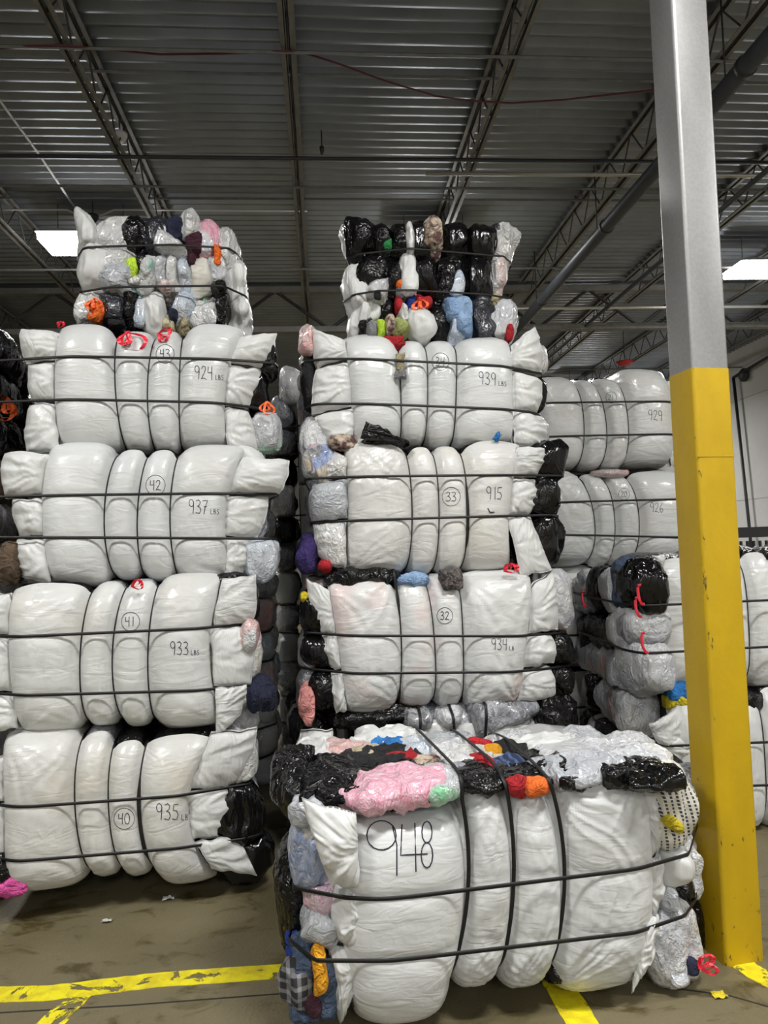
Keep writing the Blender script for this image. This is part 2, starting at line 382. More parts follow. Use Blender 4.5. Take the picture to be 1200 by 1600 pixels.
pipe('water_pipe', [(4.6, -2, 5.4), (4.6, 29, 5.4)], .03, 'pipe_dark', 'slim dark pipe running away right of the column')
# devices
def device(px, py, z, r, mt, nm, label):
    p = at_z(px, py, z); t = thing(nm, p, 0, label, 'alarm' if 'bell' in nm else 'device')
    MB().tube([(0, 0, -.05), (0, 0, 0), (0, 0, .03)], [r*.6, r, r], 16).build('body', G[mt], t, True)
    MB().tube([(0, 0, .03), (0, 0, ZD-z)], .008, 6).build('stem', G['joist_dark'], t)
device(187, 213, 5.95, .075, 'white_cable', 'motion_sensor', 'small round white ceiling device beside the left joist')
device(976, 567, 5.35, .17, 'device_red', 'alarm_bell', 'small round red bell hanging far off under the ceiling')
device(145, 340, 5.95, .07, 'pipe_black', 'junction_box', 'small dark box on the cable above the left lamp')
device(503, 234, 5.95, .025, 'pipe_black', 'ceiling_sprinkler', 'tiny black sprinkler head right of the centre joist')

# ---- lamps
def lamp(i, x, y, z):
    lab = {0: 'glowing white rectangular lamp left of the top left bale', 2: 'glowing white rectangular lamp at the right edge beside the column'}.get(i, 'white rectangular high-bay lamp outside the picture or behind a bale')
    t = thing('hanging_lamp', (x, y, z), 0, lab, 'lamp', 'hanging lamps')
    q = MB(); q.v = [(-.58, -.28, 0), (.58, -.28, 0), (.58, .28, 0), (-.58, .28, 0), (-.45, -.16, .09), (.45, -.16, .09), (.45, .16, .09), (-.45, .16, .09)]
    q.f = [(0, 1, 5, 4), (1, 2, 6, 5), (2, 3, 7, 6), (3, 0, 4, 7), (4, 5, 6, 7)]; q.build('housing', G['lamp_housing'], t)
    MB().box((-.56, -.26, -.085), (.56, .26, -.002)).build('diffuser', G['lamp_diffuser'], t)
    q = MB()
    for s in (-1, 1): q.tube([(s*.4, 0, .09), (s*.4, 0, ZD-z)], .005, 6)
    q.build('hanging_wire', G['joist_dark'], t)
    ld = bpy.data.lights.new('lamp_light', 'AREA'); ld.shape = 'RECTANGLE'; ld.size = 1.1; ld.size_y = .5; ld.energy = LAMP_W; ld.color = (1, .99, .965); ld.spread = R(165)
    lo = bpy.data.objects.new('lamp_light', ld); C.objects.link(lo); lo.parent = t; lo.location = (0, 0, -.10)
for i, p in enumerate(LAMPS): lamp(i, *p)

# ---- column
cc = thing('steel_column', (0, 0, 0), R(7), 'square steel column, yellow lower part and bare galvanised top, right of the front bale', 'column')
corner = at_z(1135, 1511, 0)
a = .172
cc.location = corner
def rsq(z0, z1, o, rr=.016):
    q = MB(); pts = []
    for cx, cy, a0 in ((rr-o, rr-o, 180), (a-rr+o, rr-o, 270), (a-rr+o, a-rr+o, 0), (rr-o, a-rr+o, 90)):
        for j in range(6):
            t = R(a0+j*18); pts.append((cx+rr*math.cos(t), cy+rr*math.sin(t)))
    n = len(pts); q.v = [(x, y, z) for z in (z0, z1) for x, y in pts]
    q.f = [(i, (i+1) % n, n+(i+1) % n, n+i) for i in range(n)] + [tuple(range(n, 2*n)), tuple(range(n))[::-1]]
    return q
YT = 2.40
rsq(YT-.02, ZD, 0).build('bare_steel_shaft', G['galvanised'], cc, False)
yp = rsq(0, YT, .002).build('painted_guard', G['yellow_paint'], cc, False); yp['label'] = 'yellow painted lower part'
MB().box((-.003, -.0035, 2.03), (a+.003, -.001, 2.036)).build('paint_seam', G['yellow_paint'], cc)
for o in cc.children:
    for p in o.data.polygons: p.use_smooth = True
    md = o.modifiers.new('e', 'EDGE_SPLIT'); md.split_angle = R(40)

# ---- floor markings
def strip(name, pts, w0, mat, label, z=.002, cat='floor marking'):
    """ribbon on the floor from pixel centre line; w0 in metres"""
    P = [at_z(x, y, 0) for x, y in pts]; V = []; 
    Q = []
    for a_, b_ in zip(P[:-1], P[1:]):
        for k in range(12): Q.append(a_.lerp(b_, k/12))
    Q.append(P[-1])
    for i, p in enumerate(Q):
        d = (Q[min(i+1, len(Q)-1)]-Q[max(i-1, 0)]).normalized(); s = Vector((-d.y, d.x, 0))
        ww = w0/2*(1+.1*(rnd.random()-.5)); V += [p+s*ww+Vector((0, 0, z)), p-s*ww+Vector((0, 0, z)), p-s*ww+Vector((0, 0, 0)), p+s*ww+Vector((0, 0, 0))]
    n = len(Q); F_ = [(4*i, 4*i+1, 4*i+5, 4*i+4) for i in range(n-1)] + [(4*i+1, 4*i+2, 4*i+6, 4*i+5) for i in range(n-1)] + [(4*i+3, 4*i, 4*i+4, 4*i+7) for i in range(n-1)]
    o = mk(name, [tuple(v) for v in V], F_, G[mat], smooth=False); tag(o, label, cat); return o
strip('painted_line', [(-60, 1556), (75, 1552), (250, 1531), (450, 1517), (640, 1503)], .105, 'worn_yellow_paint', 'worn yellow line on the floor running left of the front bale')
strip('painted_line', [(130, 1548), (70, 1610), (20, 1660)], .105, 'worn_yellow_paint', 'short yellow line joining the worn line at the bottom left corner', .0025)
strip('painted_line', [(840, 1490), (868, 1530), (925, 1625)], .115, 'worn_yellow_paint', 'yellow line on the floor coming out from under the front bale')
strip('painted_line', [(1150, 1500), (1185, 1523), (1230, 1545)], .10, 'worn_yellow_paint', 'faded yellow patch on the floor behind the column base')
plain('crack_dark', (.02, .018, .014), .9)
strip('floor_joint', [(-60, 1586), (200, 1571), (450, 1552), (700, 1533)], .008, 'crack_dark', 'dark joint in the concrete in front of the yellow line', .001, 'floor joint')
strip('floor_joint', [(1060, 1545), (1140, 1556), (1260, 1590)], .008, 'crack_dark', 'dark joint in the concrete by the foot of the column', .001, 'floor joint')

# ================================================================== BALES
def hull2(P):
    P = P[np.lexsort((P[:, 1], P[:, 0]))]
    def half(P):
        h = []
        for p in P:
            while len(h) >= 2 and (h[-1][0]-h[-2][0])*(p[1]-h[-2][1])-(h[-1][1]-h[-2][1])*(p[0]-h[-2][0]) <= 0: h.pop()
            h.append(p)
        return h
    a_ = half(P); b_ = half(P[::-1]); return np.array(a_[:-1]+b_[:-1])     # counter-clockwise
def resample(P, step):
    P = np.vstack([P, P[:1]]); d = np.r_[0, np.cumsum(np.linalg.norm(np.diff(P, axis=0), axis=1))]
    n = max(24, int(d[-1]/step)); s = np.linspace(0, d[-1], n, endpoint=False)
    return np.stack([np.interp(s, d, P[:, i]) for i in range(P.shape[1])], -1)
def ring_ribbon(P, W, wid, th, name, parent, mat='strap_black'):
    """closed ribbon: P (n,3) path, W (n,3) unit width direction"""
    n = len(P); T = np.roll(P, -1, 0)-np.roll(P, 1, 0); T /= np.linalg.norm(T, axis=1)[:, None]
    N = np.cross(T, W); cen = P.mean(0); sgn = np.sign(((P-cen)*N).sum(1)); N *= np.median(sgn)
    rows = [P+W*wid/2+N*th, P-W*wid/2+N*th, P-W*wid/2, P+W*wid/2]
    V = np.stack(rows, 1).reshape(-1, 3)
    return mk(name, V, gf(n, 4, True, True), G[mat], parent, False)

BALES = []
class Bale:
    def __init__(s, x, y, z, yawd, label, group='compressed clothing bales', D=1.0, res=.011, name='clothing_bale'):
        s.o = (x, y, z); s.yaw = R(yawd); s.c, s.s_ = math.cos(s.yaw), math.sin(s.yaw); s.D = D; s.res = res
        s.root = thing(name, (x, y, z), s.yaw, label, 'bale', group); s.clouds = []; s.seed = len(BALES)*13+5; s.rn = random.Random(s.seed); BALES.append(s)
    # world <-> local
    def l2w(s, p): return Vector((s.o[0]+p[0]*s.c-p[1]*s.s_, s.o[1]+p[0]*s.s_+p[1]*s.c, s.o[2]+p[2]))
    def rayl(s, px, py):
        d = ray(px, py); o = CAM-Vector(s.o)
        f = lambda v: Vector((v.x*s.c+v.y*s.s_, -v.x*s.s_+v.y*s.c, v.z)); return f(o), f(d)
    def loc(s, px, py, y=0.0):
        o, d = s.rayl(px, py); k = (y-o.y)/d.y; p = o+d*k; return p.x, p.z
    def locx(s, px, py, x):
        o, d = s.rayl(px, py); k = (x-o.x)/d.x; p = o+d*k; return p.y, p.z
    def locz(s, px, py, z):
        o, d = s.rayl(px, py); k = (z-o.z)/d.z; p = o+d*k; return p.x, p.y
    def ppm(s, px, py, y=0.0):                # metres per pixel at a face depth
        a_ = s.loc(px, py, y); b_ = s.loc(px+10, py, y); return (b_[0]-a_[0])/10
    def keep(s, V): s.clouds.append(np.asarray(V).reshape(-1, 3))
    # face from measured pixels
    def setup_px(s, bounds, cols, hs, kinds=None):
        """bounds: per column edge, three pixels (top, mid, bottom); cols: (top_y, bottom_y) pixels; hs: straps ((px,py),(px,py))"""
        s.B = []
        for tri in bounds:
            P = [s.loc(*p) for p in tri]; s.B.append((np.array([p[1] for p in P]), np.array([p[0] for p in P])))
        s.kinds = kinds or ['c']+['s']*(len(bounds)-2)+['c']
        s.cols = []
        for i, (t, b_) in enumerate(cols):
            xm = (bounds[i][0][0]+bounds[i+1][0][0])/2; xb = (bounds[i][2][0]+bounds[i+1][2][0])/2
            s.cols.append((s.loc(xm, t, .05)[1], s.loc(xb, b_, .05)[1]))
        s.H = []
        for a_, b_ in hs:
            A, B_ = s.loc(*a_), s.loc(*b_); k = (B_[1]-A[1])/(B_[0]-A[0]); s.H.append((A[1]-k*A[0], k))
        return s
    def setup_m(s, xs, H, hs=(.33, .64), dz=None):
        """plain metric set-up for bales seen only partly"""
        s.B = [(np.array([H, H/2, 0.]), np.array([x+.0, x+.012*(-1)**i, x])) for i, x in enumerate(xs)]
        s.kinds = ['c']+['s']*(len(xs)-2)+['c']
        s.cols = [(H+s.rn.uniform(-.01, .02), .0) for _ in xs[:-1]]
        s.H = [(H*h, 0) for h in sorted(hs, reverse=True)]
        return s
    def bx(s, i, z):
        zz, xx = s.B[i]; c = np.polyfit(zz, xx, 2); z = np.clip(z, zz.min()-.05, zz.max()+.05); return np.polyval(c, z)
    def zh(s, j, x): return s.H[j][0]+s.H[j][1]*x
    Rf = .27
    def profile(s, n_e, half, front, m):
        ph = np.linspace(-math.pi/2, math.pi/2, 400); y = front*np.abs(np.cos(ph))**(2/n_e); z = half*np.sign(np.sin(ph))*np.abs(np.sin(ph))**(2/n_e)
        d = np.r_[0, np.cumsum(np.hypot(np.diff(y), np.diff(z)))]; return np.interp(np.linspace(0, d[-1], m), d, ph)
    def column(s, i, T, PH, bul, pin=.034, grow=0.0, ne=4.2, back=False):
        """T in 0..1 across (grid), PH angle (grid). returns local xyz"""
        (zt, zb) = s.cols[i]; nb = len(s.cols)
        def edge(j):
            a_ = s.cols[max(j-1, 0)]; b_ = s.cols[min(j, nb-1)]; p = pin*(1 if s.kinds[j] == 's' else .55)
            if 0 < j < nb: return min(a_[0], b_[0])-p, max(a_[1], b_[1])+p
            return s.cols[i][0]-p*1.2, s.cols[i][1]+p*1.2
        (t0, b0), (t1, b1) = edge(i), edge(i+1)
        wcol = float(np.mean(s.B[i+1][1]-s.B[i][1]))
        m0 = .009/wcol if s.kinds[i] == 's' else 0; m1 = .009/wcol if s.kinds[i+1] == 's' else 0
        tt = np.clip((T-m0)/(1-m0-m1), 0, 1)
        S = (1-np.abs(2*tt-1)**2.8)**.55
        zt_ = t0+(t1-t0)*T; zt_ = zt_+(zt-zt_)*S
        zb_ = b0+(b1-b0)*T; zb_ = zb_+(zb-zb_)*S
        zc, hz = (zt_+zb_)/2, (zt_-zb_)/2+grow
        sn, cs = np.sin(PH), np.cos(PH)
        z = zc+hz*np.sign(sn)*np.abs(sn)**(2/ne)
        yf = s.Rf+bul*S+grow; y = s.Rf-yf*np.abs(cs)**(2/ne)
        if back:
            yb = (s.D-s.Rf)+.03*S; y = np.where(cs < 0, s.Rf+yb*np.abs(cs)**(2/ne), y)
        z_m = np.clip(z, zb, zt); x = s.bx(i, z_m)*(1-T)+s.bx(i+1, z_m)*T
        return x, y, z, S, tt
    def face(s, mats=None, bulges=None, cover=None, arch=True, front_mat='white_film', body_mats=None, rs=None):
        """white wrapped front sheet (per bale one continuous film) and the compressed bags behind it"""
        nb = len(s.cols)
        wid = [float(np.mean(s.B[i+1][1]-s.B[i][1])) for i in range(nb)]
        bulges = bulges or [min(.085, .035+.13*w_) for w_ in wid]
        cover = cover or [.86]*nb
        Vs, Fs, base = [], [], 0
        rs = rs or [s.rn.choice((.5, .8, 1.3, 2.1)) if w_ > .2 else s.rn.choice((.4, .7, 1.2)) for w_ in wid]
        for i in range(nb):
            H = s.cols[i][0]-s.cols[i][1]; nu = max(12, int(wid[i]/s.res)); nv = int((H+.36)/s.res)
            ph = s.profile(4.2, H/2, s.Rf, nv)
            ti = np.linspace(0, 1, nu); xapprox = s.B[i][1].mean()+ti*wid[i]
            frac = np.linspace(0, 1, nv)
            c0 = cover[i]-.025*np.abs(2*ti-1)**2 + .035*(vn(xapprox*9, 0, 3.3, s.seed)-.5)
            FR = .03+(c0[:, None]-.03)*frac[None, :]
            PH = np.interp(FR, np.linspace(0, 1, nv), ph); T = np.repeat(ti[:, None], nv, 1)
            x, y, z, S, tt = s.column(i, T, PH, bulges[i], grow=.014)
            ff = np.cos(PH).clip(0, 1)**.5
            # horizontal strap dents
            d = 0
            for j in range(len(s.H)):
                dz = z-s.zh(j, x); d = d+bulges[i]*.07*np.exp(-(dz/.022)**2)*S
                # arched pressure crease under each strap
                if arch:
                    a_ = wid[i]*.44; hh = min(.15, wid[i]*.5+.02); cx = (s.bx(i, z)+s.bx(i+1, z))/2
                    top = s.zh(j, x)-.035; r = np.sqrt(((x-cx)/a_)**2+((z-(top-hh))/hh).clip(0)**2)
                    d = d-.0035/(1+np.exp((r-1)*30))*np.exp(-((top-z).clip(0)/.16)**2)*(z < top+.06)
            # sagging soft volume, tension folds from the strap ends, long lines
            d = d-.010*(vn(x*5, z*4, 1.7, s.seed)-.5)*S
            wr = (ridged(x*2.6+2.5*vn(x*3, z*3, 5, s.seed), z*13+2.5*vn(x*4, z*3, 9, s.seed), 0, s.seed+1)-.6)*.0030*(.2+1.5*vn(x*4, z*3, 4, s.seed))
            ang = 0
            for xe, ze in ((s.bx(i, z), s.cols[i][0]-.02), (s.bx(i+1, z), s.cols[i][0]-.02), (s.bx(i, z), s.cols[i][1]+.03), (s.bx(i+1, z), s.cols[i][1]+.03)):
                dx, dz = x-xe, z-ze; r = np.hypot(dx, dz)+1e-4; th = np.arctan2(dz, dx); kq = s.rn.uniform(.35, 1.3)*rs[i]
                tw = th+.35*(vn(x*5, z*5, 6, s.seed)-.5)
                ang = ang+kq*((ridged(tw*6.5, r*1.5, 2.2, s.seed+3)**2.2-.3)*.0095*np.exp(-r/.20)+(ridged(tw*15, r*2, 7.2, s.seed+8)**2-.3)*.0052*np.exp(-r/.26))*np.minimum(1, r/.04)
            wr = (wr+ang)*np.minimum(1, S*1.6)
            y = y+d*ff-wr*ff; z = z+wr*np.sign(np.sin(PH))*(1-ff)
            V = np.stack([x, y, z], -1).reshape(-1, 3); Vs.append(V); Fs.append(gf(nu, nv, base=base)); base += len(V)
        V = np.concatenate(Vs); s.keep(V)
        sheet = mk('plastic_sheet', V, np.concatenate(Fs), G[front_mat], s.root)
        s.bvh = BVHTree.FromPolygons([tuple(v) for v in V.tolist()], np.concatenate(Fs).tolist())
        s.sheet = sheet
        for i in range(nb):
            mt = (body_mats or ['black_film']*nb)[i]
            nu, nv = max(10, int(wid[i]/(s.res*1.7))), 110
            ph = np.linspace(0, 2*math.pi, nv, endpoint=False); ti = np.linspace(0, 1, nu)
            T, PH = np.meshgrid(ti, ph, indexing='ij')
            x, y, z, S, tt = s.column(i, T, PH, bulges[i]*.72-.008, grow=-.002, back=True)
            up = np.clip(np.sin(PH), 0, 1)**3
            z = z+up*(.020*S+.016*S*(ridged(x*7, y*7, i, s.seed+9)-.4)+.03*(vn(x*4, y*5, 2, s.seed+4)-.4)*S)
            V = np.stack([x, y, z], -1).reshape(-1, 3); Fq = gf(nu, nv, False, True)
            c0, c1 = len(V), len(V)+1
            V = np.vstack([V, V[:nv].mean(0), V[-nv:].mean(0)])
            jj = np.arange(nv); k2 = (jj+1) % nv; L = (nu-1)*nv
            tri = np.concatenate([np.stack([jj, k2, np.full(nv, c0), np.full(nv, c0)], -1), np.stack([L+k2, L+jj, np.full(nv, c1), np.full(nv, c1)], -1)])
            faces = Fq.tolist()+[t[:3] for t in tri.tolist()]
            mk('compressed_bag', V, faces, G[mt], s.root); s.keep(V)
        return s
    # wad of gathered plastic / loose flap from a pixel quad TL TR BR BL
    def ear(s, q, mat='white_film_gather', bulge=.05, y0=-.01, name='bag_corner', side=1, back=.05, flap=False, amp=1.0, res=None):
        P = [s.loc(px, py, y0) for px, py in q]; P = [np.array(p) for p in P]
        sz = max(np.linalg.norm(P[1]-P[0]), np.linalg.norm(P[3]-P[0])); n = max(18, int(sz/((res or s.res)*.8)))
        u, v = np.meshgrid(np.linspace(0, 1, n), np.linspace(0, 1, n), indexing='ij')
        sd = s.rn.randint(0, 9999)
        xz = sum(w_[..., None]*p for w_, p in zip(((1-u)*(1-v), u*(1-v), u*v, (1-u)*v), P))
        S = ((1-np.abs(2*u-1)**3)*(1-np.abs(2*v-1)**3)).clip(0)**.5
        # edges waver
        xz[..., 0] += .012*(vn(u*3, v*5, 1, sd)-.5)*(1 if not flap else .6); xz[..., 1] += .014*(vn(u*5, v*3, 4, sd)-.5)
        if not flap:      # outline puffs out on the free side
            puff = np.sin(np.pi*v)*.018*side*(u if side > 0 else 1-u); xz[..., 0] += puff
        un = u if side > 0 else 1-u                                   # 0 at the strap side
        th = np.arctan2(v-.5, un+.18)
        w_ = (ridged(th*5.5+.8*vn(u*3, v*3, 8, sd), un*1.1, 0, sd)**1.6-.4)*.017*amp*(.35+un)+(ridged(th*12, un*2, 5, sd)-.5)*.006*amp+(ridged(u*2.5, v*3.5, 3, sd)-.5)*.006*amp
        y = y0-bulge*S-w_*np.minimum(1, S*2+(.7 if flap else 0))+back*un**2
        if flap: y = y-.02*(vn(u*2, v*2, 7, sd)-.5)
        Vf = np.stack([xz[..., 0], y, xz[..., 1]], -1).reshape(-1, 3)
        yb = y+.004 if flap else y0+.05+.5*bulge*S+back*un**2
        Vb = np.stack([xz[..., 0], yb, xz[..., 1]], -1).reshape(-1, 3)
        N = n*n; Fq = np.concatenate([gf(n, n), gf(n, n, base=N)[:, ::-1]])
        e = np.concatenate([np.arange(n), np.arange(1, n)*n+n-1, (N-1)-np.arange(1, n), (N-1-(n-1))-np.arange(1, n-1)*n])
        # boundary loop: along v at u=0, then along u at v=1, back along v at u=1, back along u at v=0
        e = np.concatenate([np.arange(n), np.arange(1, n)*n+n-1, (n-1)*n+np.arange(n-2, -1, -1), np.arange(n-2, 0, -1)*n])
        e2 = np.roll(e, -1); rim = np.stack([e2, e, e+N, e2+N], -1)
        o = mk(name, np.vstack([Vf, Vb]), np.concatenate([Fq, rim]), G[mat], s.root)
        if not flap: s.keep(np.vstack([Vf, Vb])[::3])
        return o
    # rounded wrinkled bag, local centre and radii
    def lump(s, c, r, mat, name='bag', e=2.5, amp=.10, fold=None, tilt=0, keep=True, n=None, fa=.05, spike=None, warp=1.0):
        n = n or int(min(64, max(20, 3.2*max(r)/s.res))); m = int(n*1.5); sd = s.rn.randint(0, 9999)
        th, ph = np.meshgrid(np.linspace(-math.pi/2, math.pi/2, n), np.linspace(0, 2*math.pi, m, endpoint=False), indexing='ij')
        sp_ = lambda a_: np.sign(a_)*np.abs(a_)**(2/e)
        X = sp_(np.cos(th))*sp_(np.cos(ph)); Y = sp_(np.cos(th))*sp_(np.sin(ph)); Z = sp_(np.sin(th))
        mn = min(r)
        P = np.stack([X*r[0], Y*r[1], Z*r[2]], -1)
        f = 1/mn
        k = amp*1.5*(vn(P[..., 0]*f*.9, P[..., 1]*f*.9, P[..., 2]*f*.9, sd)-.5)
        fo = fold or (1, 1, .25)
        k = k+fa*(ridged(P[..., 0]*f*2.6*fo[0], P[..., 1]*f*2.6*fo[1], P[..., 2]*f*2.6*fo[2], sd+1)-.55)
        k = k+fa*.5*(ridged(P[..., 0]*f*6*fo[0], P[..., 1]*f*6*fo[1], P[..., 2]*f*6*fo[2], sd+2)-.55)
        P = P*(1+k[..., None])
        wf = .75*f; wa = mn*(.34+amp*.9)*warp      # irregular packed outline
        q0, q1, q2 = P[..., 0]*wf, P[..., 1]*wf, P[..., 2]*wf
        P = P+wa*(np.stack([vn(q0, q1, q2, sd+5), vn(q0, q1, q2, sd+6), vn(q0, q1, q2, sd+7)], -1)-.5)
        nrm = np.stack([X/r[0], Y/r[1], Z/r[2]], -1); nrm = nrm/(np.linalg.norm(nrm, axis=-1, keepdims=True)+1e-6)
        u0 = P[..., 0]*fo[0]+.05*vn(P[..., 0]*9, P[..., 1]*9, P[..., 2]*9, sd+8); u1 = P[..., 1]*fo[1]; u2 = P[..., 2]*fo[2]
        fw = (ridged(u0*16, u1*16, u2*16, sd+3)**2-.4)*.019*(1+3*amp)/1.4+(ridged(u0*34, u1*34, u2*34, sd+4)**2-.4)*.008
        P = P+nrm*(fw*min(1, mn/.06))[..., None]
        if spike:           # a gathered pointed end towards direction (dx, dz)
            dv = np.array([spike[0], 0, spike[1]]); L = np.linalg.norm(dv); dn = dv/L
            q = (np.stack([X, Y, Z], -1)@dn).clip(0, 1)**5; P = P+dn*L*.7*q[..., None]
        if tilt:
            ct, st = math.cos(tilt), math.sin(tilt); x_, z_ = P[..., 0].copy(), P[..., 2].copy(); P[..., 0] = x_*ct-z_*st; P[..., 2] = x_*st+z_*ct
        P = P+np.array(c)
        V = P.reshape(-1, 3)
        o = mk(name, V, gf(n, m, False, True), G[mat], s.root)
        if keep: s.keep(V[::2])
        return o
    def bag(s, px, py, w_, h_, mat, name='bag', y=.10, ry=.16, **kw):
        x, z = s.loc(px, py, y-ry*.8); k = s.ppm(px, py, y-ry*.8)
        return s.lump((x, y, z), (w_/2*k*1.10, ry, h_/2*k*1.08), mat, name, **kw)
    def topbag(s, px, py, w_, h_, mat, z, name='bag', rz=.05, **kw):
        x, y = s.locz(px, py, z+rz*.6); x0, y0 = s.locz(px-w_/2, py, z); x1, y1 = s.locz(px+w_/2, py, z)
        ya, yb = s.locz(px, py+h_/2, z)[1], s.locz(px, py-h_/2, z)[1]
        return s.lump((x, y, z), (abs(x1-x0)/2, abs(yb-ya)/2, rz), mat, name, **kw)
    def side(s, sgn, xe, palette, nd=4, rx=.10, xin=.06, y0=.10, name=None, z0=0, z1=None, out=None):
        """rows of bags between the straps on one end of the bale"""
        H = z1 or max(c[0] for c in s.cols); lv = [z0]+sorted(s.zh(j, xe) for j in range(len(s.H)))+[H]
        pool = list(palette)
        for r in range(len(lv)-1):
            za, zb = lv[r], lv[r+1]
            edges = [y0+(s.D-y0)*k/nd for k in range(nd+1)]
            for k in range(nd):
                mt = pool[s.rn.randrange(len(pool))]
                ya, yb = edges[k], edges[k+1]; j = s.rn.uniform(-.02, .02)
                s.lump((xe-sgn*xin+j*.5, (ya+yb)/2+j, (za+zb)/2), (rx+s.rn.uniform(-.012, .018), (yb-ya)/2*1.12, (zb-za)/2*1.04), mt, NM(mt), e=2.6, amp=.16, fold=(.6, 1.2, .4), tilt=s.rn.uniform(-.25, .25))
    def vstraps(s, idx=None, wid=.015):
        A = np.concatenate(s.clouds)
        for i in (idx if idx is not None else [k for k in range(len(s.kinds)) if s.kinds[k] == 's']):
            xb = s.bx(i, A[:, 2]); P = A[np.abs(A[:, 0]-xb) < .010][:, 1:]
            if len(P) < 8: continue
            h = resample(hull2(P), .02); ctr = h.mean(0); dv = h-ctr; dv /= np.linalg.norm(dv, axis=1)[:, None]; h = h+dv*.003
            Pp = np.stack([s.bx(i, h[:, 1]), h[:, 0], h[:, 1]], -1); W = np.tile([1., 0, 0], (len(Pp), 1))
            ring_ribbon(Pp, W, wid, .002, 'strap', s.root)
    def hstraps(s, wid=.014):
        A = np.concatenate(s.clouds)
        for j in range(len(s.H)):
            P = A[np.abs(A[:, 2]-s.zh(j, A[:, 0])) < .008][:, :2]
            if len(P) < 8: continue
            h = resample(hull2(P), .02); ctr = h.mean(0); dv = h-ctr; dv /= np.linalg.norm(dv, axis=1)[:, None]; h = h+dv*.003
            Pp = np.stack([h[:, 0], h[:, 1], s.zh(j, h[:, 0])], -1); W = np.tile([0., 0, 1], (len(Pp), 1))
            ring_ribbon(Pp, W, wid, .002, 'strap', s.root)
    def hit(s, px, py):
        o, d = s.rayl(px, py); r = s.bvh.ray_cast(o, d)
        return (r[0], r[1]) if r[0] is not None else (None, None)
    def strokes(s, polylines, rad, name, mat='marker_ink'):
        q = MB()
        for pl in polylines:
            pts = []
            for a_, b_ in zip(pl[:-1], pl[1:]):
                for k in range(4): pts.append((a_[0]+(b_[0]-a_[0])*k/4, a_[1]+(b_[1]-a_[1])*k/4))
            pts.append(pl[-1]); P = []
            for p in pts:
                h, nrm = s.hit(*p)
                if h is not None: P.append(h+Vector((0, -.0012, 0)))
            if len(P) > 1: q.tube(P, rad, 5)
        if q.v: q.build(name, G[mat], s.sheet)
    def tie(s, px, py, sc=1, mat='red_tie', y=-.06, n=3, name='tie', drop=1):
        """crumpled plastic drawstring loops"""
        q = MB(); k = s.ppm(px, py); x, z = s.loc(px, py, y)
        for i in range(n):
            a0 = s.rn.uniform(-.6, .6)-math.pi/2*drop; L = s.rn.uniform(14, 26)*k*sc; pts = []
            bw = s.rn.uniform(.25, .5)*L*s.rn.choice((-1, 1))
            for t in np.linspace(0, 1, 14):
                r = L*math.sin(math.pi*t*.98); b = bw*math.sin(2*math.pi*t)
                pts.append((x+math.cos(a0)*r-math.sin(a0)*b, y-.015*math.sin(math.pi*t)-.01*i+.01*s.rn.random(), z+math.sin(a0)*r+math.cos(a0)*b))
            # flat ribbon
            n0 = len(q.v); wr = 4.2*k*sc
            for j, p in enumerate(pts):
                tw = .6*math.sin(j*.9+i); q.v += [(p[0]-wr/2, p[1]+wr*.3*tw, p[2]), (p[0]+wr/2, p[1]-wr*.3*tw, p[2]+wr*.2), (p[0]+wr/2, p[1]-wr*.3*tw+.003, p[2]+wr*.2), (p[0]-wr/2, p[1]+wr*.3*tw+.003, p[2])]
            for j in range(len(pts)-1):
                for e in range(4): q.f.append((n0+4*j+e, n0+4*j+(e+1) % 4, n0+4*j+4+(e+1) % 4, n0+4*j+4+e))
        return q.build(name, G[mat], s.root)

def NM(mt):
    if mt.startswith('black') or mt.startswith('charcoal'): return 'black_bag'
    if mt.startswith('clear'): return 'clear_bag'
    if mt.startswith('cloth') or mt.startswith('plaid') or mt.startswith('knit'): return 'clothes_bundle'
    if mt.startswith('grey'): return 'grey_bag'
    return 'white_bag'

def ell(cx, cy, rx, ry, a0=0, a1=360, n=14):
    return [(cx+rx*math.cos(R(a0+(a1-a0)*k/n)), cy-ry*math.sin(R(a0+(a1-a0)*k/n))) for k in range(n+1)]
DG = {'0': [ell(.3, .5, .27, .5, 80, 440)], '1': [[(.3, 0), (.28, 1)]],
      '2': [[(.05, .22), (.2, .02), (.42, .04), (.5, .22), (.38, .5), (.02, .97), (.3, .9), (.6, 1)]],
      '3': [[(.05, .1), (.3, 0), (.5, .14), (.42, .36), (.2, .46), (.45, .52), (.56, .74), (.4, .97), (.02, .92)]],
      '4': [[(.08, .05), (.05, .5), (.5, .46)], [(.48, 0), (.46, 1)]],
      '5': [[(.55, .02), (.14, .05), (.1, .42), (.4, .42), (.54, .66), (.4, .95), (.02, .92)]],
      '6': [[(.45, 0), (.15, .35), (.04, .75), (.3, 1), (.54, .8), (.4, .56), (.08, .7)]],
      '7': [[(.02, .06), (.55, .03), (.3, .5), (.16, 1)], [(.15, .48), (.48, .46)]],
      '8': [[(.5, .14), (.28, 0), (.08, .18), (.3, .44), (.54, .74), (.3, 1), (.05, .76), (.3, .44), (.5, .14)]],
      '9': [ell(.27, .26, .24, .25, 20, 380, 12)+[(.5, .5), (.44, 1)]],
      'L': [[(.08, .05), (.06, .97), (.5, .97)]], 'B': [[(.08, .02), (.08, .98)], [(.08, .04), (.4, .12), (.4, .4), (.1, .46), (.5, .6), (.48, .88), (.06, .98)]],
      'S': [[(.5, .08), (.2, .02), (.08, .25), (.45, .6), (.4, .92), (.04, .95)]]}
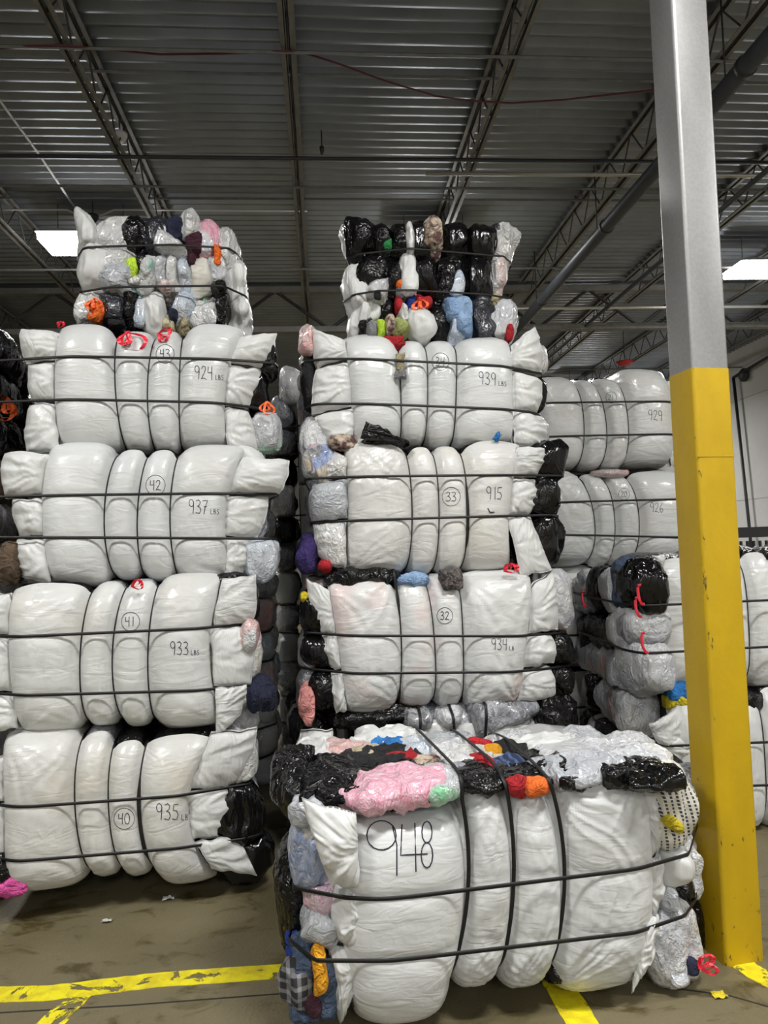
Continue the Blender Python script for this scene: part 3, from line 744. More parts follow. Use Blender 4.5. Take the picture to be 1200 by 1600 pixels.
def wtext(B, txt, px, py, h, rad, slant=0, dy=0, name='handwritten_number', adv=.72, nar=1.0):
    pls = []; x = px
    for ch in txt:
        for st in DG.get(ch, []): pls.append([(x+a_*h*nar, py+b_*h+slant*(a_*h*nar+x-px)) for a_, b_ in st])
        x += adv*h*(.7 if ch == '1' else 1)
    B.strokes(pls, rad, name); return x
def number(B, txt, cx, cy, h, rad=.0017):
    wtext(B, txt, cx-h*.56, cy-h/2, h, rad, name='circled_number', adv=.58, nar=.85)
    B.strokes([ell(cx, cy, h*.95, h*.98, 60, 430, 20)], rad*.8, 'number_circle')
def weight(B, txt, x, y, h, lbs='', rad=.0018, sl=.05):
    xe = wtext(B, txt, x, y, h, rad, sl, adv=.48, nar=.68)
    if lbs: wtext(B, lbs, xe+2, y+h*.62+sl*(xe-x), h*.36, rad*.7, sl, name='handwritten_unit', adv=.62, nar=.9)

PAL_L = ['clear_white', 'white_film_gather', 'clear_mixed', 'black_film', 'clear_white', 'grey_film', 'clear_coral', 'clear_dark', 'clear_paleblue']
PAL_D = ['black_film', 'clear_dark', 'clear_mixed', 'charcoal_film', 'black_film', 'clear_white']

# ----------------------------------------------------- LEFT STACK (front faces ~3.9 m away)
def lz(px, py, x, y, yawd):         # world height of a pixel on a face
    c, s_ = math.cos(R(yawd)), math.sin(R(yawd)); d = ray(px, py); n = Vector((-s_, c, 0))
    k = (Vector((x, y, 0))-CAM).dot(n)/d.dot(n); return (CAM+d*k).z
YL = 7.0
def left(level, x, y, zpx, label, **kw):
    z = 0.0 if level == 1 else lz(zpx[0], zpx[1], x, y+.02, YL); return Bale(x, y, z, YL, label, 'numbered bales in the left stack', **kw)

b = left(1, -1.10, 3.72, None, 'white wrapped clothing bale numbered 40, on the floor at the bottom of the left stack')
b.setup_px([[(4, 1184), (8, 1260), (8, 1340)], [(124, 1158), (118, 1250), (136, 1360)], [(176, 1160), (170, 1245), (186, 1356)], [(228, 1160), (218, 1244), (236, 1356)], [(332, 1158), (296, 1255), (330, 1358)]],
           [(1140, 1388), (1144, 1368), (1148, 1368), (1144, 1380)], [((0, 1253), (368, 1229)), ((0, 1336), (332, 1311))])
b.face(cover=[.90, .84, .80, .83], front_mat='white_film_aged', body_mats=['white_film_cream', 'grey_film', 'black_film', 'black_film'])
B40 = b
for q in ([(-50, 1190), (5, 1183), (9, 1250), (-50, 1254)], [(-50, 1258), (9, 1254), (9, 1334), (-50, 1340)], [(-50, 1343), (9, 1338), (24, 1384), (-40, 1385)]): b.ear(q, side=-1)
b.ear([(330, 1146), (404, 1144), (369, 1230), (294, 1234)], mat='white_film_upright', bulge=.035, amp=.8)
b.ear([(292, 1235), (369, 1231), (356, 1309), (298, 1312)], mat='white_film_gather', bulge=.04)
b.ear([(304, 1315), (368, 1308), (403, 1373), (330, 1358)], mat='white_film_gather', bulge=.03, flap=True, y0=-.05)
b.lump((.66, .12, .16), (.13, .13, .115), 'black_film_smooth', 'black_bag', e=2.6); b.lump((.62, .10, .40), (.14, .13, .15), 'black_film_smooth', 'black_bag', e=2.6)
b.lump((.62, .13, .66), (.12, .14, .12), 'clear_white', 'clear_bag', e=2.6)
b.side(1, .66, ['clear_white', 'clear_dark', 'black_film', 'clear_white', 'grey_film'], 5, rx=.13, xin=.06, y0=.22)
b.side(-1, -.66, PAL_D, 3, rx=.12, xin=-.03); b.vstraps(); b.hstraps()
number(b, '40', 194, 1279, 17); weight(b, '935', 244, 1255, 26, 'LB', sl=.02)
b.bag(16, 1389, 34, 26, 'cloth_pink', 'clothes_bundle', y=-.03, ry=.04, amp=.4, keep=False); b.bag(-2, 1368, 34, 56, 'black_film', 'black_bag', y=.0, ry=.07, amp=.3, keep=False)

b = left(2, -1.09, 3.77, (100, 1138), 'white wrapped clothing bale numbered 41, second from the floor in the left stack')
b.setup_px([[(16, 932), (16, 1040), (28, 1130)], [(140, 928), (126, 1040), (132, 1124)], [(190, 932), (178, 1072), (188, 1128)], [(242, 928), (232, 1060), (238, 1120)], [(344, 920), (328, 1036), (346, 1120)]],
           [(910, 1144), (912, 1133), (910, 1135), (898, 1136)], [((0, 993), (428, 974)), ((0, 1082), (390, 1072))])
b.face(cover=[.84, .86, .86, .90], rs=[1.8, 1, .7, .8], body_mats=['black_film', 'clear_white', 'grey_film', 'white_film_cream'])
for q in ([(-55, 928), (16, 928), (18, 990), (-55, 994)], [(-55, 998), (18, 995), (20, 1080), (-55, 1084)], [(-55, 1088), (20, 1086), (30, 1138), (-40, 1146)]): b.ear(q, side=-1)
b.ear([(346, 905), (399, 898), (394, 976), (332, 978)], mat='white_film_steep', bulge=.045)
b.ear([(328, 979), (394, 979), (392, 1071), (334, 1072)], mat='white_film_upright', bulge=.035, amp=.7)
b.ear([(336, 1074), (387, 1074), (376, 1120), (338, 1150)], mat='white_film_diagonal', bulge=.02, flap=True, y0=-.05)
b.side(1, .70, ['clear_white', 'clear_mixed', 'clear_white', 'grey_film', 'clear_coral', 'clear_mixed', 'black_film'], 5, rx=.13, xin=.09, y0=.02)
b.lump((.60, .05, .53), (.035, .06, .05), 'cloth_yellow', 'clothes_bundle', amp=.4, keep=False); b.lump((.70, .04, .40), (.05, .10, .085), 'clear_coral', 'clear_bag', keep=False)
b.lump((.76, .04, .08), (.06, .1, .07), 'cloth_navy', 'clothes_bundle', amp=.35, keep=False)
b.side(-1, -.66, PAL_D, 3, rx=.12, xin=-.03); b.vstraps(); b.hstraps(); b.tie(206, 917, .8, drop=-.3)
number(b, '41', 204, 971, 15); weight(b, '933', 266, 1002, 21, 'LBS', sl=.02)

b = left(3, -1.085, 3.88, (120, 908), 'white wrapped clothing bale numbered 42, third from the floor in the left stack')
b.setup_px([[(74, 708), (66, 790), (78, 904)], [(178, 716), (164, 800), (175, 900)], [(228, 716), (216, 792), (223, 904)], [(276, 716), (266, 800), (276, 900)], [(378, 716), (354, 800), (364, 902)]],
           [(692, 917), (702, 905), (702, 908), (696, 907)], [((0, 777), (420, 772)), ((28, 840), (420, 842))])
b.face(cover=[.92, .82, .82, .86], front_mat='white_film_smooth', rs=[.5, .3, .3, .8], body_mats=['white_film_cream', 'black_film_smooth', 'black_film_smooth', 'clear_coral'])
for q in ([(2, 704), (75, 708), (69, 771), (2, 777)], [(14, 779), (68, 778), (75, 837), (28, 839)], [(24, 842), (76, 842), (79, 911), (28, 902)]): b.ear(q, side=-1)
b.ear([(378, 712), (453, 718), (436, 772), (354, 770)], bulge=.06); b.ear([(354, 774), (419, 776), (404, 838), (350, 837)], bulge=.04)
b.ear([(352, 841), (396, 841), (378, 902), (350, 902)], mat='white_film_upright', bulge=.035)
b.side(1, .76, PAL_L, 5, rx=.13, xin=.10, y0=.04); b.side(-1, -.74, ['black_film', 'cloth_brown', 'clear_mixed', 'clear_dark'], 4, rx=.12, xin=.0, y0=.0)
b.bag(408, 874, 52, 62, 'clear_paleblue', 'clear_bag', y=.08, ry=.12); b.bag(12, 880, 34, 66, 'cloth_brown', 'clothes_bundle', y=.04, ry=.1)
b.vstraps(); b.hstraps()
number(b, '42', 243, 758, 16); weight(b, '937', 295, 780, 22, 'LBS')

b = left(4, -1.075, 3.98, (230, 708), 'white wrapped clothing bale numbered 43, fourth from the floor in the left stack')
b.setup_px([[(90, 524), (86, 600), (94, 700)], [(181, 540), (182, 620), (195, 702)], [(239, 536), (231, 628), (240, 703)], [(284, 532), (280, 628), (282, 702)], [(376, 532), (353, 610), (360, 704)]],
           [(507, 708), (518, 709), (518, 711), (507, 703)], [((38, 563), (356, 567)), ((46, 628), (380, 635))])
b.face(cover=[.82, .84, .85, .82], front_mat='white_film_smooth', rs=[.3, .3, .9, .5], body_mats=['black_film']*4)
for q in ([(29, 508), (91, 520), (91, 563), (36, 565)], [(41, 566), (88, 566), (86, 627), (46, 627)], [(40, 630), (86, 630), (95, 705), (39, 710)]): b.ear(q, side=-1)
b.ear([(374, 528), (433, 515), (412, 574), (354, 567)], bulge=.05); b.ear([(352, 569), (409, 575), (386, 635), (352, 634)], bulge=.04); b.ear([(349, 637), (387, 638), (401, 711), (356, 705)], bulge=.04, mat='white_film_upright')
b.bag(420, 560, 26, 60, 'black_film_smooth', 'black_bag', y=.1, ry=.1); b.bag(402, 606, 30, 62, 'black_film_smooth', 'black_bag', y=.1, ry=.1); b.bag(414, 676, 50, 66, 'clear_green', 'clear_bag', y=.12, ry=.12)
b.side(1, .76, ['clear_white', 'clear_mixed', 'black_film', 'clear_dark', 'clear_white', 'clear_coral'], 5, rx=.12, xin=.10, y0=.14)
b.side(-1, -.70, ['black_film_smooth', 'black_film'], 3, rx=.11, xin=-.02, y0=.02)
b.vstraps(); b.hstraps(); b.tie(200, 520, 1.5, n=4, drop=.9, y=-.05); b.tie(247, 522, 1.0, n=3, drop=.2, y=-.04); b.tie(91, 512, .7, n=2, drop=-.6, y=.02)
b.tie(416, 628, .9, mat='orange_tie', n=3)
number(b, '43', 258, 553, 15); weight(b, '924', 304, 571, 21, 'LBS')

# loose-bag bales on top
def loose(x, y, z, yawd, label, rows, core, hs, D=.95, wpx=None):
    B_ = Bale(x, y, z, yawd, label, 'loose bag bales on top of the stacks', D=D)
    B_.B = []; B_.kinds = []; B_.cols = [(core[3], core[2])]
    B_.H = []
    for a_, c_ in hs:
        A, Q = B_.loc(*a_), B_.loc(*c_); k = (Q[1]-A[1])/(Q[0]-A[0]); B_.H.append((A[1]-k*A[0], k))
    x0, x1, z0, z1 = core; lv = [z0]+sorted(B_.zh(j, 0) for j in range(len(B_.H)))+[z1]
    for i in range(len(lv)-1):
        for k in range(3):
            ya, yb = .14+(D-.14)*k/3, .14+(D-.14)*(k+1)/3
            for j in range(3):
                xa, xb = x0+(x1-x0)*j/3, x0+(x1-x0)*(j+1)/3
                B_.lump(((xa+xb)/2, (ya+yb)/2, (lv[i]+lv[i+1])/2), ((xb-xa)/2*1.1, (yb-ya)/2*1.15, (lv[i+1]-lv[i])/2*1.02), B_.rn.choice(('black_film', 'clear_dark', 'clear_white', 'black_film')), 'inner_bag', e=3.2, n=20)
    for it in rows:
        px, py, w_, h_, mt = it[:5]; kw = it[5] if len(it) > 5 else {}
        if not mt.startswith('cloth') and w_ > 14:
            kw.setdefault('tilt', B_.rn.uniform(-.22, .22)); kw.setdefault('spike', (B_.rn.uniform(-.03, .03), B_.rn.choice((-.07, .07))))
            kw.setdefault('amp', .2); w_ *= 1.1
        B_.bag(px+B_.rn.uniform(-2, 2), py, w_, h_, mt, NM(mt), **kw)
    return B_
def cv(o, sc, L): return [((o[0]+i[0]/sc), (o[1]+i[1]/sc), i[2]/sc, i[3]/sc, *i[4:]) for i in L]
zt = lz(250, 516, -1.06, 4.12, YL)
rowsL = cv((90, 310), 3.53, [
    (168, 215, 130, 200, 'white_film_gather', dict(spike=(-.05, .12), y=.14)), (285, 205, 170, 190, 'clear_white', dict(tilt=-.5, spike=(.04, .10))), (425, 195, 165, 190, 'black_film', dict(fa=.09)), (540, 190, 150, 200, 'charcoal_film'),
    (650, 180, 130, 150, 'cloth_navy', dict(amp=.3)), (722, 140, 100, 130, 'clear_white', dict(spike=(0, .05), y=.06)), (610, 250, 190, 90, 'clear_white', dict(y=.06)), (752, 240, 80, 170, 'cloth_maroon', dict(y=.02, ry=.08, amp=.3)), (745, 320, 34, 70, 'cloth_maroon', dict(y=-.03, ry=.03, keep=False)),
    (835, 235, 150, 200, 'clear_pink', dict(ry=.15)), (920, 250, 110, 220, 'clear_white'), (882, 300, 44, 110, 'cloth_orange', dict(y=-.04, ry=.04, amp=.4, keep=False)),
    (215, 405, 200, 250, 'white_film_gather'), (290, 380, 180, 190, 'clear_white', dict(tilt=-.6, y=.07)), (335, 430, 190, 170, 'grey_film', dict(tilt=-.5, y=.05)), (412, 385, 70, 145, 'cloth_neon', dict(y=.0, ry=.08)), (465, 350, 70, 130, 'black_film'), (440, 460, 120, 90, 'clear_white'),
    (500, 390, 90, 200, 'clear_teal', dict(tilt=-.2, y=.05)), (560, 390, 90, 210, 'clear_white'), (630, 400, 90, 215, 'clear_white', dict(fold=(1, 1, .2))), (705, 400, 100, 220, 'clear_paleblue'), (795, 400, 150, 215, 'white_film_cream', dict(fold=(1.3, 1, .2))), (880, 410, 110, 200, 'clear_white'), (905, 490, 75, 90, 'black_film', dict(y=.04)), (590, 470, 80, 60, 'clear_coral', dict(y=.02, ry=.1)),
    (190, 605, 150, 160, 'clear_white'), (305, 610, 150, 200, 'charcoal_film', dict(fa=.10)), (400, 590, 110, 200, 'black_film'), (465, 620, 90, 190, 'clear_paleblue'), (540, 620, 110, 230, 'white_film_gather', dict(y=.06, tilt=.08)), (620, 560, 100, 130, 'cloth_tweed', dict(y=.1)), (635, 640, 60, 80, 'cloth_navy', dict(y=.05)), (600, 690, 80, 90, 'cloth_cream', dict(y=-.01, ry=.08, amp=.3)), (690, 600, 120, 160, 'clear_paleblue', dict(tilt=-.4)),
    (695, 700, 60, 100, 'cloth_khaki', dict(y=.0, ry=.08, amp=.3)), (800, 630, 190, 200, 'clear_white', dict(y=.09)), (860, 640, 120, 180, 'clear_green', dict(y=.11)), (910, 600, 70, 190, 'black_film', dict(y=.05)), (985, 620, 130, 330, 'white_film_upright', dict(y=.2, ry=.2, fold=(1, 1, .1), tilt=.1)), (960, 430, 120, 260, 'white_film_upright', dict(y=.2, ry=.2, fold=(1, 1, .1), tilt=.1)),
    (205, 610, 80, 100, 'cloth_orange', dict(y=-.02, ry=.06, amp=.5, keep=False)), (320, 690, 120, 50, 'cloth_black')])
b = loose(-1.06, 4.12, zt, YL, 'bale of loose bags with orange and yellow clothes, on top of the left stack', rowsL, (-.20, .48, 0, .60), [((127, 392), (345, 395)), ((150, 457), (350, 460))])
b.hstraps(.012); b.tie(147, 468, 1, mat='orange_tie', n=4)

# ----------------------------------------------------- MIDDLE STACK
YM = 2.5
def mid(x, y, zpx, label, **kw):
    z = lz(zpx[0], zpx[1], x, y+.02, YM) if zpx else 0.0; return Bale(x, y, z, YM, label, 'numbered bales in the middle stack', **kw)
b = mid(.63, 4.12, None, 'unnumbered clothing bale on the floor behind the front bale, under bale 32')
b.setup_m([-.50, -.14, .04, .22, .56], .78); b.face(cover=[.79, .79, .78, .77], body_mats=['black_film', 'clear_dark', 'clear_white', 'grey_film'])
b.bag(592, 1124, 130, 34, 'black_film', 'black_bag', y=.10, ry=.14, amp=.2); b.bag(655, 1125, 42, 30, 'clear_dark', 'clear_bag', y=.08); b.bag(706, 1122, 44, 30, 'clear_white', 'clear_bag', y=.08); b.bag(785, 1118, 92, 42, 'clear_dark', 'clear_bag', y=.06, amp=.3); b.bag(862, 1128, 40, 40, 'black_film', 'black_bag', y=.06)
b.side(-1, -.68, PAL_D, 4, rx=.12, xin=-.03); b.side(1, .74, PAL_D, 4, rx=.12, xin=.03); b.vstraps(); b.hstraps()
b.ear([(470, 1145), (520, 1142), (522, 1200), (470, 1205)], side=-1)

b = mid(.63, 4.12, (650, 1106), 'white wrapped clothing bale numbered 32, in the middle stack')
b.setup_px([[(513, 921), (526, 998), (540, 1105)], [(618, 914), (626, 994), (623, 1098)], [(667, 910), (677, 990), (680, 1098)], [(718, 910), (722, 994), (724, 1090)], [(831, 917), (823, 994), (810, 1094)]],
           [(898, 1113), (902, 1104), (900, 1104), (893, 1106)], [((505, 990), (869, 991)), ((517, 1048), (823, 1045))])
b.face(cover=[.82, .84, .88, .92], rs=[2.2, .5, .8, 2.2], front_mat='white_film_pink', body_mats=['black_film', 'clear_paleblue', 'clear_white', 'white_film_cream'])
for q, mt in (([(479, 905), (514, 921), (525, 989), (502, 990)], 'white_film_gather'), ([(505, 992), (527, 992), (535, 1046), (517, 1047)], 'white_film_upright'), ([(518, 1050), (537, 1050), (541, 1111), (526, 1116)], 'white_film_upright')): b.ear(q, mat=mt, side=-1, bulge=.035)
for q in ([(830, 917), (868, 893), (876, 984), (826, 989)], [(824, 992), (866, 992), (872, 1036), (818, 1044)], [(817, 1048), (863, 1042), (872, 1095), (808, 1095)]): b.ear(q, mat='white_film_gather', bulge=.04)
b.bag(494, 955, 44, 66, 'black_film_smooth', 'black_bag', y=.12, ry=.13); b.bag(497, 1018, 46, 56, 'black_film_smooth', 'black_bag', y=.12, ry=.13); b.bag(506, 1080, 44, 60, 'black_film', 'black_bag', y=.12, ry=.13)
b.bag(482, 1022, 26, 56, 'clear_white', 'clear_bag', y=.2, ry=.12); b.bag(482, 1082, 34, 66, 'clear_dark', 'clear_bag', y=.16, ry=.12); b.bag(481, 1100, 20, 50, 'cloth_coral', 'clothes_bundle', y=.02, ry=.06, amp=.3, keep=False)
b.bag(476, 933, 14, 14, 'cloth_yellow', 'clothes_bundle', y=.05, ry=.04, keep=False); b.bag(708, 908, 28, 30, 'cloth_tweed', 'clothes_bundle', y=-.03, ry=.06, e=5, keep=False)
b.bag(648, 908, 44, 20, 'cloth_denim', 'clothes_bundle', y=.06, ry=.1, amp=.3, keep=False); b.bag(566, 902, 105, 26, 'black_film', 'black_bag', y=.08, ry=.13, amp=.2)
b.bag(862, 1108, 46, 40, 'black_film', 'black_bag', y=.14)
b.side(-1, -.60, ['clear_white', 'clear_dark', 'black_film', 'clear_mixed'], 4, rx=.11, xin=-.02, y0=.2); b.side(1, .78, ['clear_white', 'black_film', 'clear_mixed'], 4, rx=.10, xin=.06, y0=.05)
b.vstraps(); b.hstraps(); b.tie(788, 893, .8, drop=-.4)
number(b, '32', 695, 962, 13, .0019); weight(b, '934', 768, 997, 18, 'LB')

b = mid(.615, 4.17, (650, 897), 'white wrapped clothing bale numbered 33, shiny black bags at its right end')
b.setup_px([[(540, 722), (543, 790), (541, 894)], [(635, 706), (643, 790), (637, 894)], [(678, 706), (685, 800), (680, 894)], [(722, 710), (729, 800), (724, 894)], [(812, 712), (795, 790), (802, 890)]],
           [(688, 898), (696, 898), (697, 898), (689, 892)], [((501, 748), (837, 744)), ((494, 816), (823, 806))])
b.face(cover=[.90, .82, .84, .84], rs=[2.2, .6, .5, .6], front_mat='white_film_aged', body_mats=['white_film_diagonal', 'black_film_smooth', 'grey_film', 'black_film'])
b.ear([(520, 700), (543, 716), (541, 747), (503, 749)], mat='clear_white', side=-1, name='clear_bag'); b.ear([(489, 752), (543, 748), (543, 811), (488, 814)], mat='grey_film', side=-1, bulge=.07, name='grey_bag', amp=.5); b.ear([(490, 819), (541, 813), (541, 890), (505, 880)], mat='clear_white', side=-1, bulge=.06, name='clear_bag')
b.ear([(806, 698), (856, 698), (842, 745), (799, 745)], mat='white_film_diagonal', y0=-.03); b.ear([(796, 748), (841, 746), (833, 804), (793, 806)], mat='white_film_upright'); b.ear([(792, 808), (833, 806), (868, 893), (813, 899)], mat='white_film_upright', bulge=.03, flap=True, y0=-.045, amp=.6)
b.bag(860, 722, 46, 60, 'black_film_smooth', 'black_bag', y=.10, ry=.13, spike=(.07, .05)); b.bag(850, 775, 44, 62, 'black_film_smooth', 'black_bag', y=.10, ry=.13); b.bag(853, 842, 48, 70, 'black_film_smooth', 'black_bag', y=.12, ry=.13)
b.bag(502, 726, 46, 74, 'clear_print', 'clear_bag', y=.10, ry=.13); b.bag(482, 868, 30, 56, 'cloth_purple', 'clothes_bundle', y=.10, ry=.12, amp=.3); b.bag(508, 885, 20, 16, 'cloth_red', 'clothes_bundle', y=.0, ry=.05, amp=.4, keep=False)
b.ear([(572, 658), (604, 671), (634, 692), (562, 686)], mat='black_film', name='black_bag', bulge=.04, y0=-.06, flap=True, back=0, amp=1.2); b.bag(600, 690, 70, 16, 'black_film', 'black_bag', y=.03, ry=.08, amp=.3, keep=False); b.bag(536, 690, 40, 20, 'cloth_mottled', 'clothes_bundle', y=.05, ry=.1, amp=.3, keep=False)
b.side(-1, -.56, ['clear_mixed', 'clear_dark', 'clear_print', 'black_film'], 4, rx=.12, xin=-.0, y0=.2); b.side(1, .76, ['black_film', 'black_film_smooth'], 4, rx=.11, xin=.05, y0=.1)
b.vstraps(); b.hstraps()
number(b, '33', 705, 776, 15); weight(b, '915', 760, 760, 20); b.strokes([[(762, 794), (766, 801), (772, 800)]], .003, 'ink_smudge')

b = mid(.60, 4.25, (650, 700), 'white wrapped clothing bale numbered 34, in the middle stack, under the black bag bale')
b.setup_px([[(538, 537), (547, 610), (551, 692)], [(623, 549), (626, 633), (627, 695)], [(666, 541), (667, 633), (664, 698)], [(713, 545), (711, 633), (708, 700)], [(798, 545), (800, 610), (802, 698)]],
           [(525, 700), (533, 700), (533, 702), (529, 702)], [((497, 563), (839, 581)), ((555, 635), (839, 646))])
b.face(cover=[.93, .93, .93, .93], front_mat='white_film_smooth', rs=[.4, .3, .3, .4], body_mats=['white_film', 'white_film', 'white_film', 'white_film_cream'])
for q in ([(487, 510), (539, 533), (542, 562), (496, 572)], [(495, 574), (545, 566), (551, 635), (489, 645)], [(492, 648), (555, 638), (551, 697), (518, 700)]): b.ear(q, side=-1, bulge=.045)
b.ear([(797, 541), (841, 506), (851, 580), (799, 578)], bulge=.05); b.ear([(799, 580), (851, 590), (843, 644), (801, 640)], bulge=.05); b.ear([(801, 643), (851, 647), (857, 697), (803, 697)], bulge=.05);
b.bag(482, 530, 24, 44, 'clear_coral', 'clear_bag', y=.08, ry=.08, keep=False); b.bag(484, 590, 20, 90, 'cloth_black', 'clothes_bundle', y=.14, ry=.1); b.bag(494, 690, 50, 70, 'clear_white', 'clear_bag', y=.12, ry=.12)
b.ear([(768, 687), (779, 674), (784, 680), (778, 690)], mat='cloth_blue', name='hanging_garment', bulge=.012, y0=-.10, flap=True, back=0, amp=.6)
b.ear([(618, 552), (633, 550), (631, 584), (621, 582)], mat='cloth_khaki', name='hanging_garment', bulge=.012, y0=-.075, flap=True, back=0, amp=.5)
b.ear([(617, 580), (633, 578), (635, 592), (616, 592)], mat='cloth_grey', name='hanging_garment', bulge=.01, y0=-.078, flap=True, back=0, amp=.5)
b.side(-1, -.56, ['clear_dark', 'black_film', 'clear_mixed'], 4, rx=.12, xin=-.0, y0=.2); b.side(1, .74, ['clear_white', 'clear_coral', 'black_film'], 4, rx=.10, xin=.05, y0=.05)
b.vstraps(); b.hstraps()
number(b, '34', 688, 565, 14); weight(b, '939', 748, 580, 20, 'LBS', sl=.1)

zt = lz(680, 534, .58, 4.36, YM)
rowsR = cv((520, 320), 3.75, [
    (135, 230, 90, 210, 'white_film_upright', dict(y=.18, tilt=.15, spike=(-.03, .05))), (180, 200, 170, 190, 'black_film', dict(spike=(-.04, .05))), (300, 190, 120, 190, 'black_film'), (320, 220, 55, 70, 'cloth_green', dict(y=-.01, ry=.06)), (400, 190, 110, 200, 'black_film'), (460, 190, 46, 210, 'white_film', dict(y=.03, ry=.14)), (515, 190, 110, 210, 'black_film_smooth'),
    (600, 165, 95, 190, 'cloth_mottled', dict(y=.02, ry=.13, amp=.3)), (570, 130, 40, 80, 'cloth_coral', dict(y=.02, ry=.12)), (720, 190, 170, 210, 'black_film_smooth'), (880, 200, 170, 210, 'black_film_smooth', dict(amp=.06)), (1000, 230, 110, 250, 'clear_white', dict(y=.16, tilt=-.15, spike=(.05, .03))), (990, 130, 80, 60, 'charcoal_film', dict(y=.2)),
    (150, 480, 110, 290, 'white_film_upright', dict(y=.14, tilt=.1)), (250, 400, 150, 200, 'black_film'), (265, 500, 130, 130, 'clear_white', dict(y=.06, tilt=-.4)), (262, 525, 34, 44, 'cloth_black', dict(y=-.07, ry=.02, keep=False)), (370, 430, 130, 210, 'black_film'), (402, 455, 50, 60, 'cloth_orange', dict(y=-.02, ry=.06)), (398, 510, 50, 60, 'cloth_grey', dict(y=-.01, ry=.07)),
    (455, 420, 80, 260, 'white_film_gather', dict(y=.04, ry=.14, tilt=-.08)), (560, 410, 150, 240, 'black_film_smooth'), (700, 410, 170, 240, 'black_film'), (860, 415, 150, 230, 'black_film_smooth'), (724, 470, 90, 130, 'clear_paleblue', dict(y=-.01, ry=.06, spike=(0, .05), keep=False)), (960, 420, 90, 210, 'clear_coral', dict(y=.12)), (965, 560, 90, 90, 'cloth_khaki', dict(y=.1, ry=.12)),
    (175, 660, 100, 220, 'white_film_upright', dict(y=.14, tilt=-.25)), (250, 630, 150, 180, 'white_film_upright', dict(y=.16, tilt=-.5)), (320, 620, 150, 170, 'black_film', dict(y=.12, tilt=-.4)), (395, 580, 40, 90, 'cloth_red', dict(y=.0, ry=.08)), (460, 590, 60, 170, 'cloth_royal', dict(y=.03, ry=.1)), (470, 570, 60, 60, 'clear_coral', dict(y=.0, ry=.06)), (540, 565, 90, 60, 'cloth_red', dict(y=-.03, ry=.05, amp=.4, keep=False)), (420, 630, 50, 130, 'white_film', dict(y=.04)),
    (525, 700, 130, 210, 'white_film_gather', dict(y=.03, spike=(0, .04), amp=.15)), (630, 670, 150, 260, 'black_film', dict(fold=(1.2, 1, .15))), (740, 600, 140, 150, 'cloth_denim', dict(y=.02, ry=.13, e=3.5)), (775, 690, 110, 160, 'cloth_denim', dict(y=.0, ry=.12)), (745, 720, 110, 180, 'clear_paleblue', dict(y=.07)), (880, 670, 150, 250, 'charcoal_film', dict(y=.1, fa=.09)),
    (1000, 680, 140, 240, 'clear_white', dict(y=.12)), (1035, 745, 46, 110, 'cloth_red', dict(y=-.01, ry=.05, amp=.4, keep=False)), (235, 725, 60, 110, 'cloth_grey', dict(y=-.02, ry=.08)), (285, 715, 50, 110, 'cloth_neon', dict(y=-.03, ry=.08)), (335, 700, 60, 130, 'cloth_mottled', dict(y=-.03, ry=.09)), (395, 710, 100, 120, 'cloth_olive', dict(y=-.02, ry=.10)),
    (200, 720, 90, 120, 'black_film')])
b = loose(.58, 4.36, zt, YM, 'bale of shiny black bags with jeans, on top of the middle stack', rowsR, (-.30, .42, 0, .60), [((568, 397), (775, 403)), ((565, 463), (770, 466))])
b.ear([(592, 527), (630, 524), (634, 542), (612, 556)], mat='cloth_red', name='hanging_garment', bulge=.02, y0=-.10, flap=True, back=0, amp=.9)
b.hstraps(.012); b.tie(655, 470, 1.1, mat='orange_tie', n=4)

# ----------------------------------------------------- BACK RIGHT STACK
YR = 3.0
def br(x, y, zpx, label, z=None, **kw):
    z = lz(zpx[0], zpx[1], x, y, YR) if zpx else z; return Bale(x, y, z, YR, label, 'bales in the back right stack', **kw)
XB, YBk = 2.3, 5.45
b = br(XB, YBk, (940, 734), 'white wrapped clothing bale numbered 21, topmost of the back right stack beside the yellow column')
b.setup_px([[(836, 600), (838, 666), (836, 731)], [(901, 599), (911, 666), (906, 731)], [(931, 602), (946, 666), (941, 733)], [(968, 597), (980, 666), (976, 731)], [(1042, 602), (1050, 666), (1047, 730)]],
           [(590, 735), (594, 736), (592, 735), (578, 731)], [((855, 633), (1049, 631)), ((855, 685), (1051, 681))])
b.face(cover=[.84, .86, .86, .9], body_mats=['black_film', 'black_film', 'black_film', 'white_film'])
for q in ([(1043, 596), (1085, 590), (1085, 631), (1047, 631)], [(1049, 633), (1088, 633), (1088, 680), (1050, 680)], [(1050, 684), (1085, 684), (1085, 728), (1048, 728)]): b.ear(q)
b.vstraps(); b.hstraps(); number(b, '21', 955, 621, 9, .0016); weight(b, '929', 1013, 640, 16, rad=.0018, sl=.08)
b = br(XB+.05, YBk-.12, (940, 882), 'white wrapped clothing bale numbered 20, second from the top of the back right stack')
b.setup_px([[(850, 750), (852, 819), (850, 879)], [(910, 750), (928, 819), (923, 879)], [(947, 750), (959, 819), (954, 879)], [(984, 750), (997, 819), (990, 879)], [(1068, 750), (1068, 819), (1068, 879)]],
           [(737, 883), (742, 884), (742, 882), (736, 880)], [((871, 786), (1058, 781)), ((873, 836), (1060, 840))])
b.face(cover=[.85, .86, .87, .85], body_mats=['black_film']*4)
b.bag(958, 739, 50, 12, 'clear_coral', 'clear_bag', y=.04, ry=.1, keep=False)
b.vstraps(); b.hstraps(); number(b, '20', 975, 772, 9, .0016); weight(b, '926', 1016, 785, 15, rad=.0018, sl=.05)
zB = b.o[2]
b = br(XB, YBk, None, 'shadowed clothing bale third from the top of the back right stack', z=zB/2); b.setup_m([-.62, -.25, -.05, .15, .55], zB/2); b.face(cover=[.84]*4); b.side(-1, -.66, PAL_D, 3); b.vstraps(); b.hstraps()
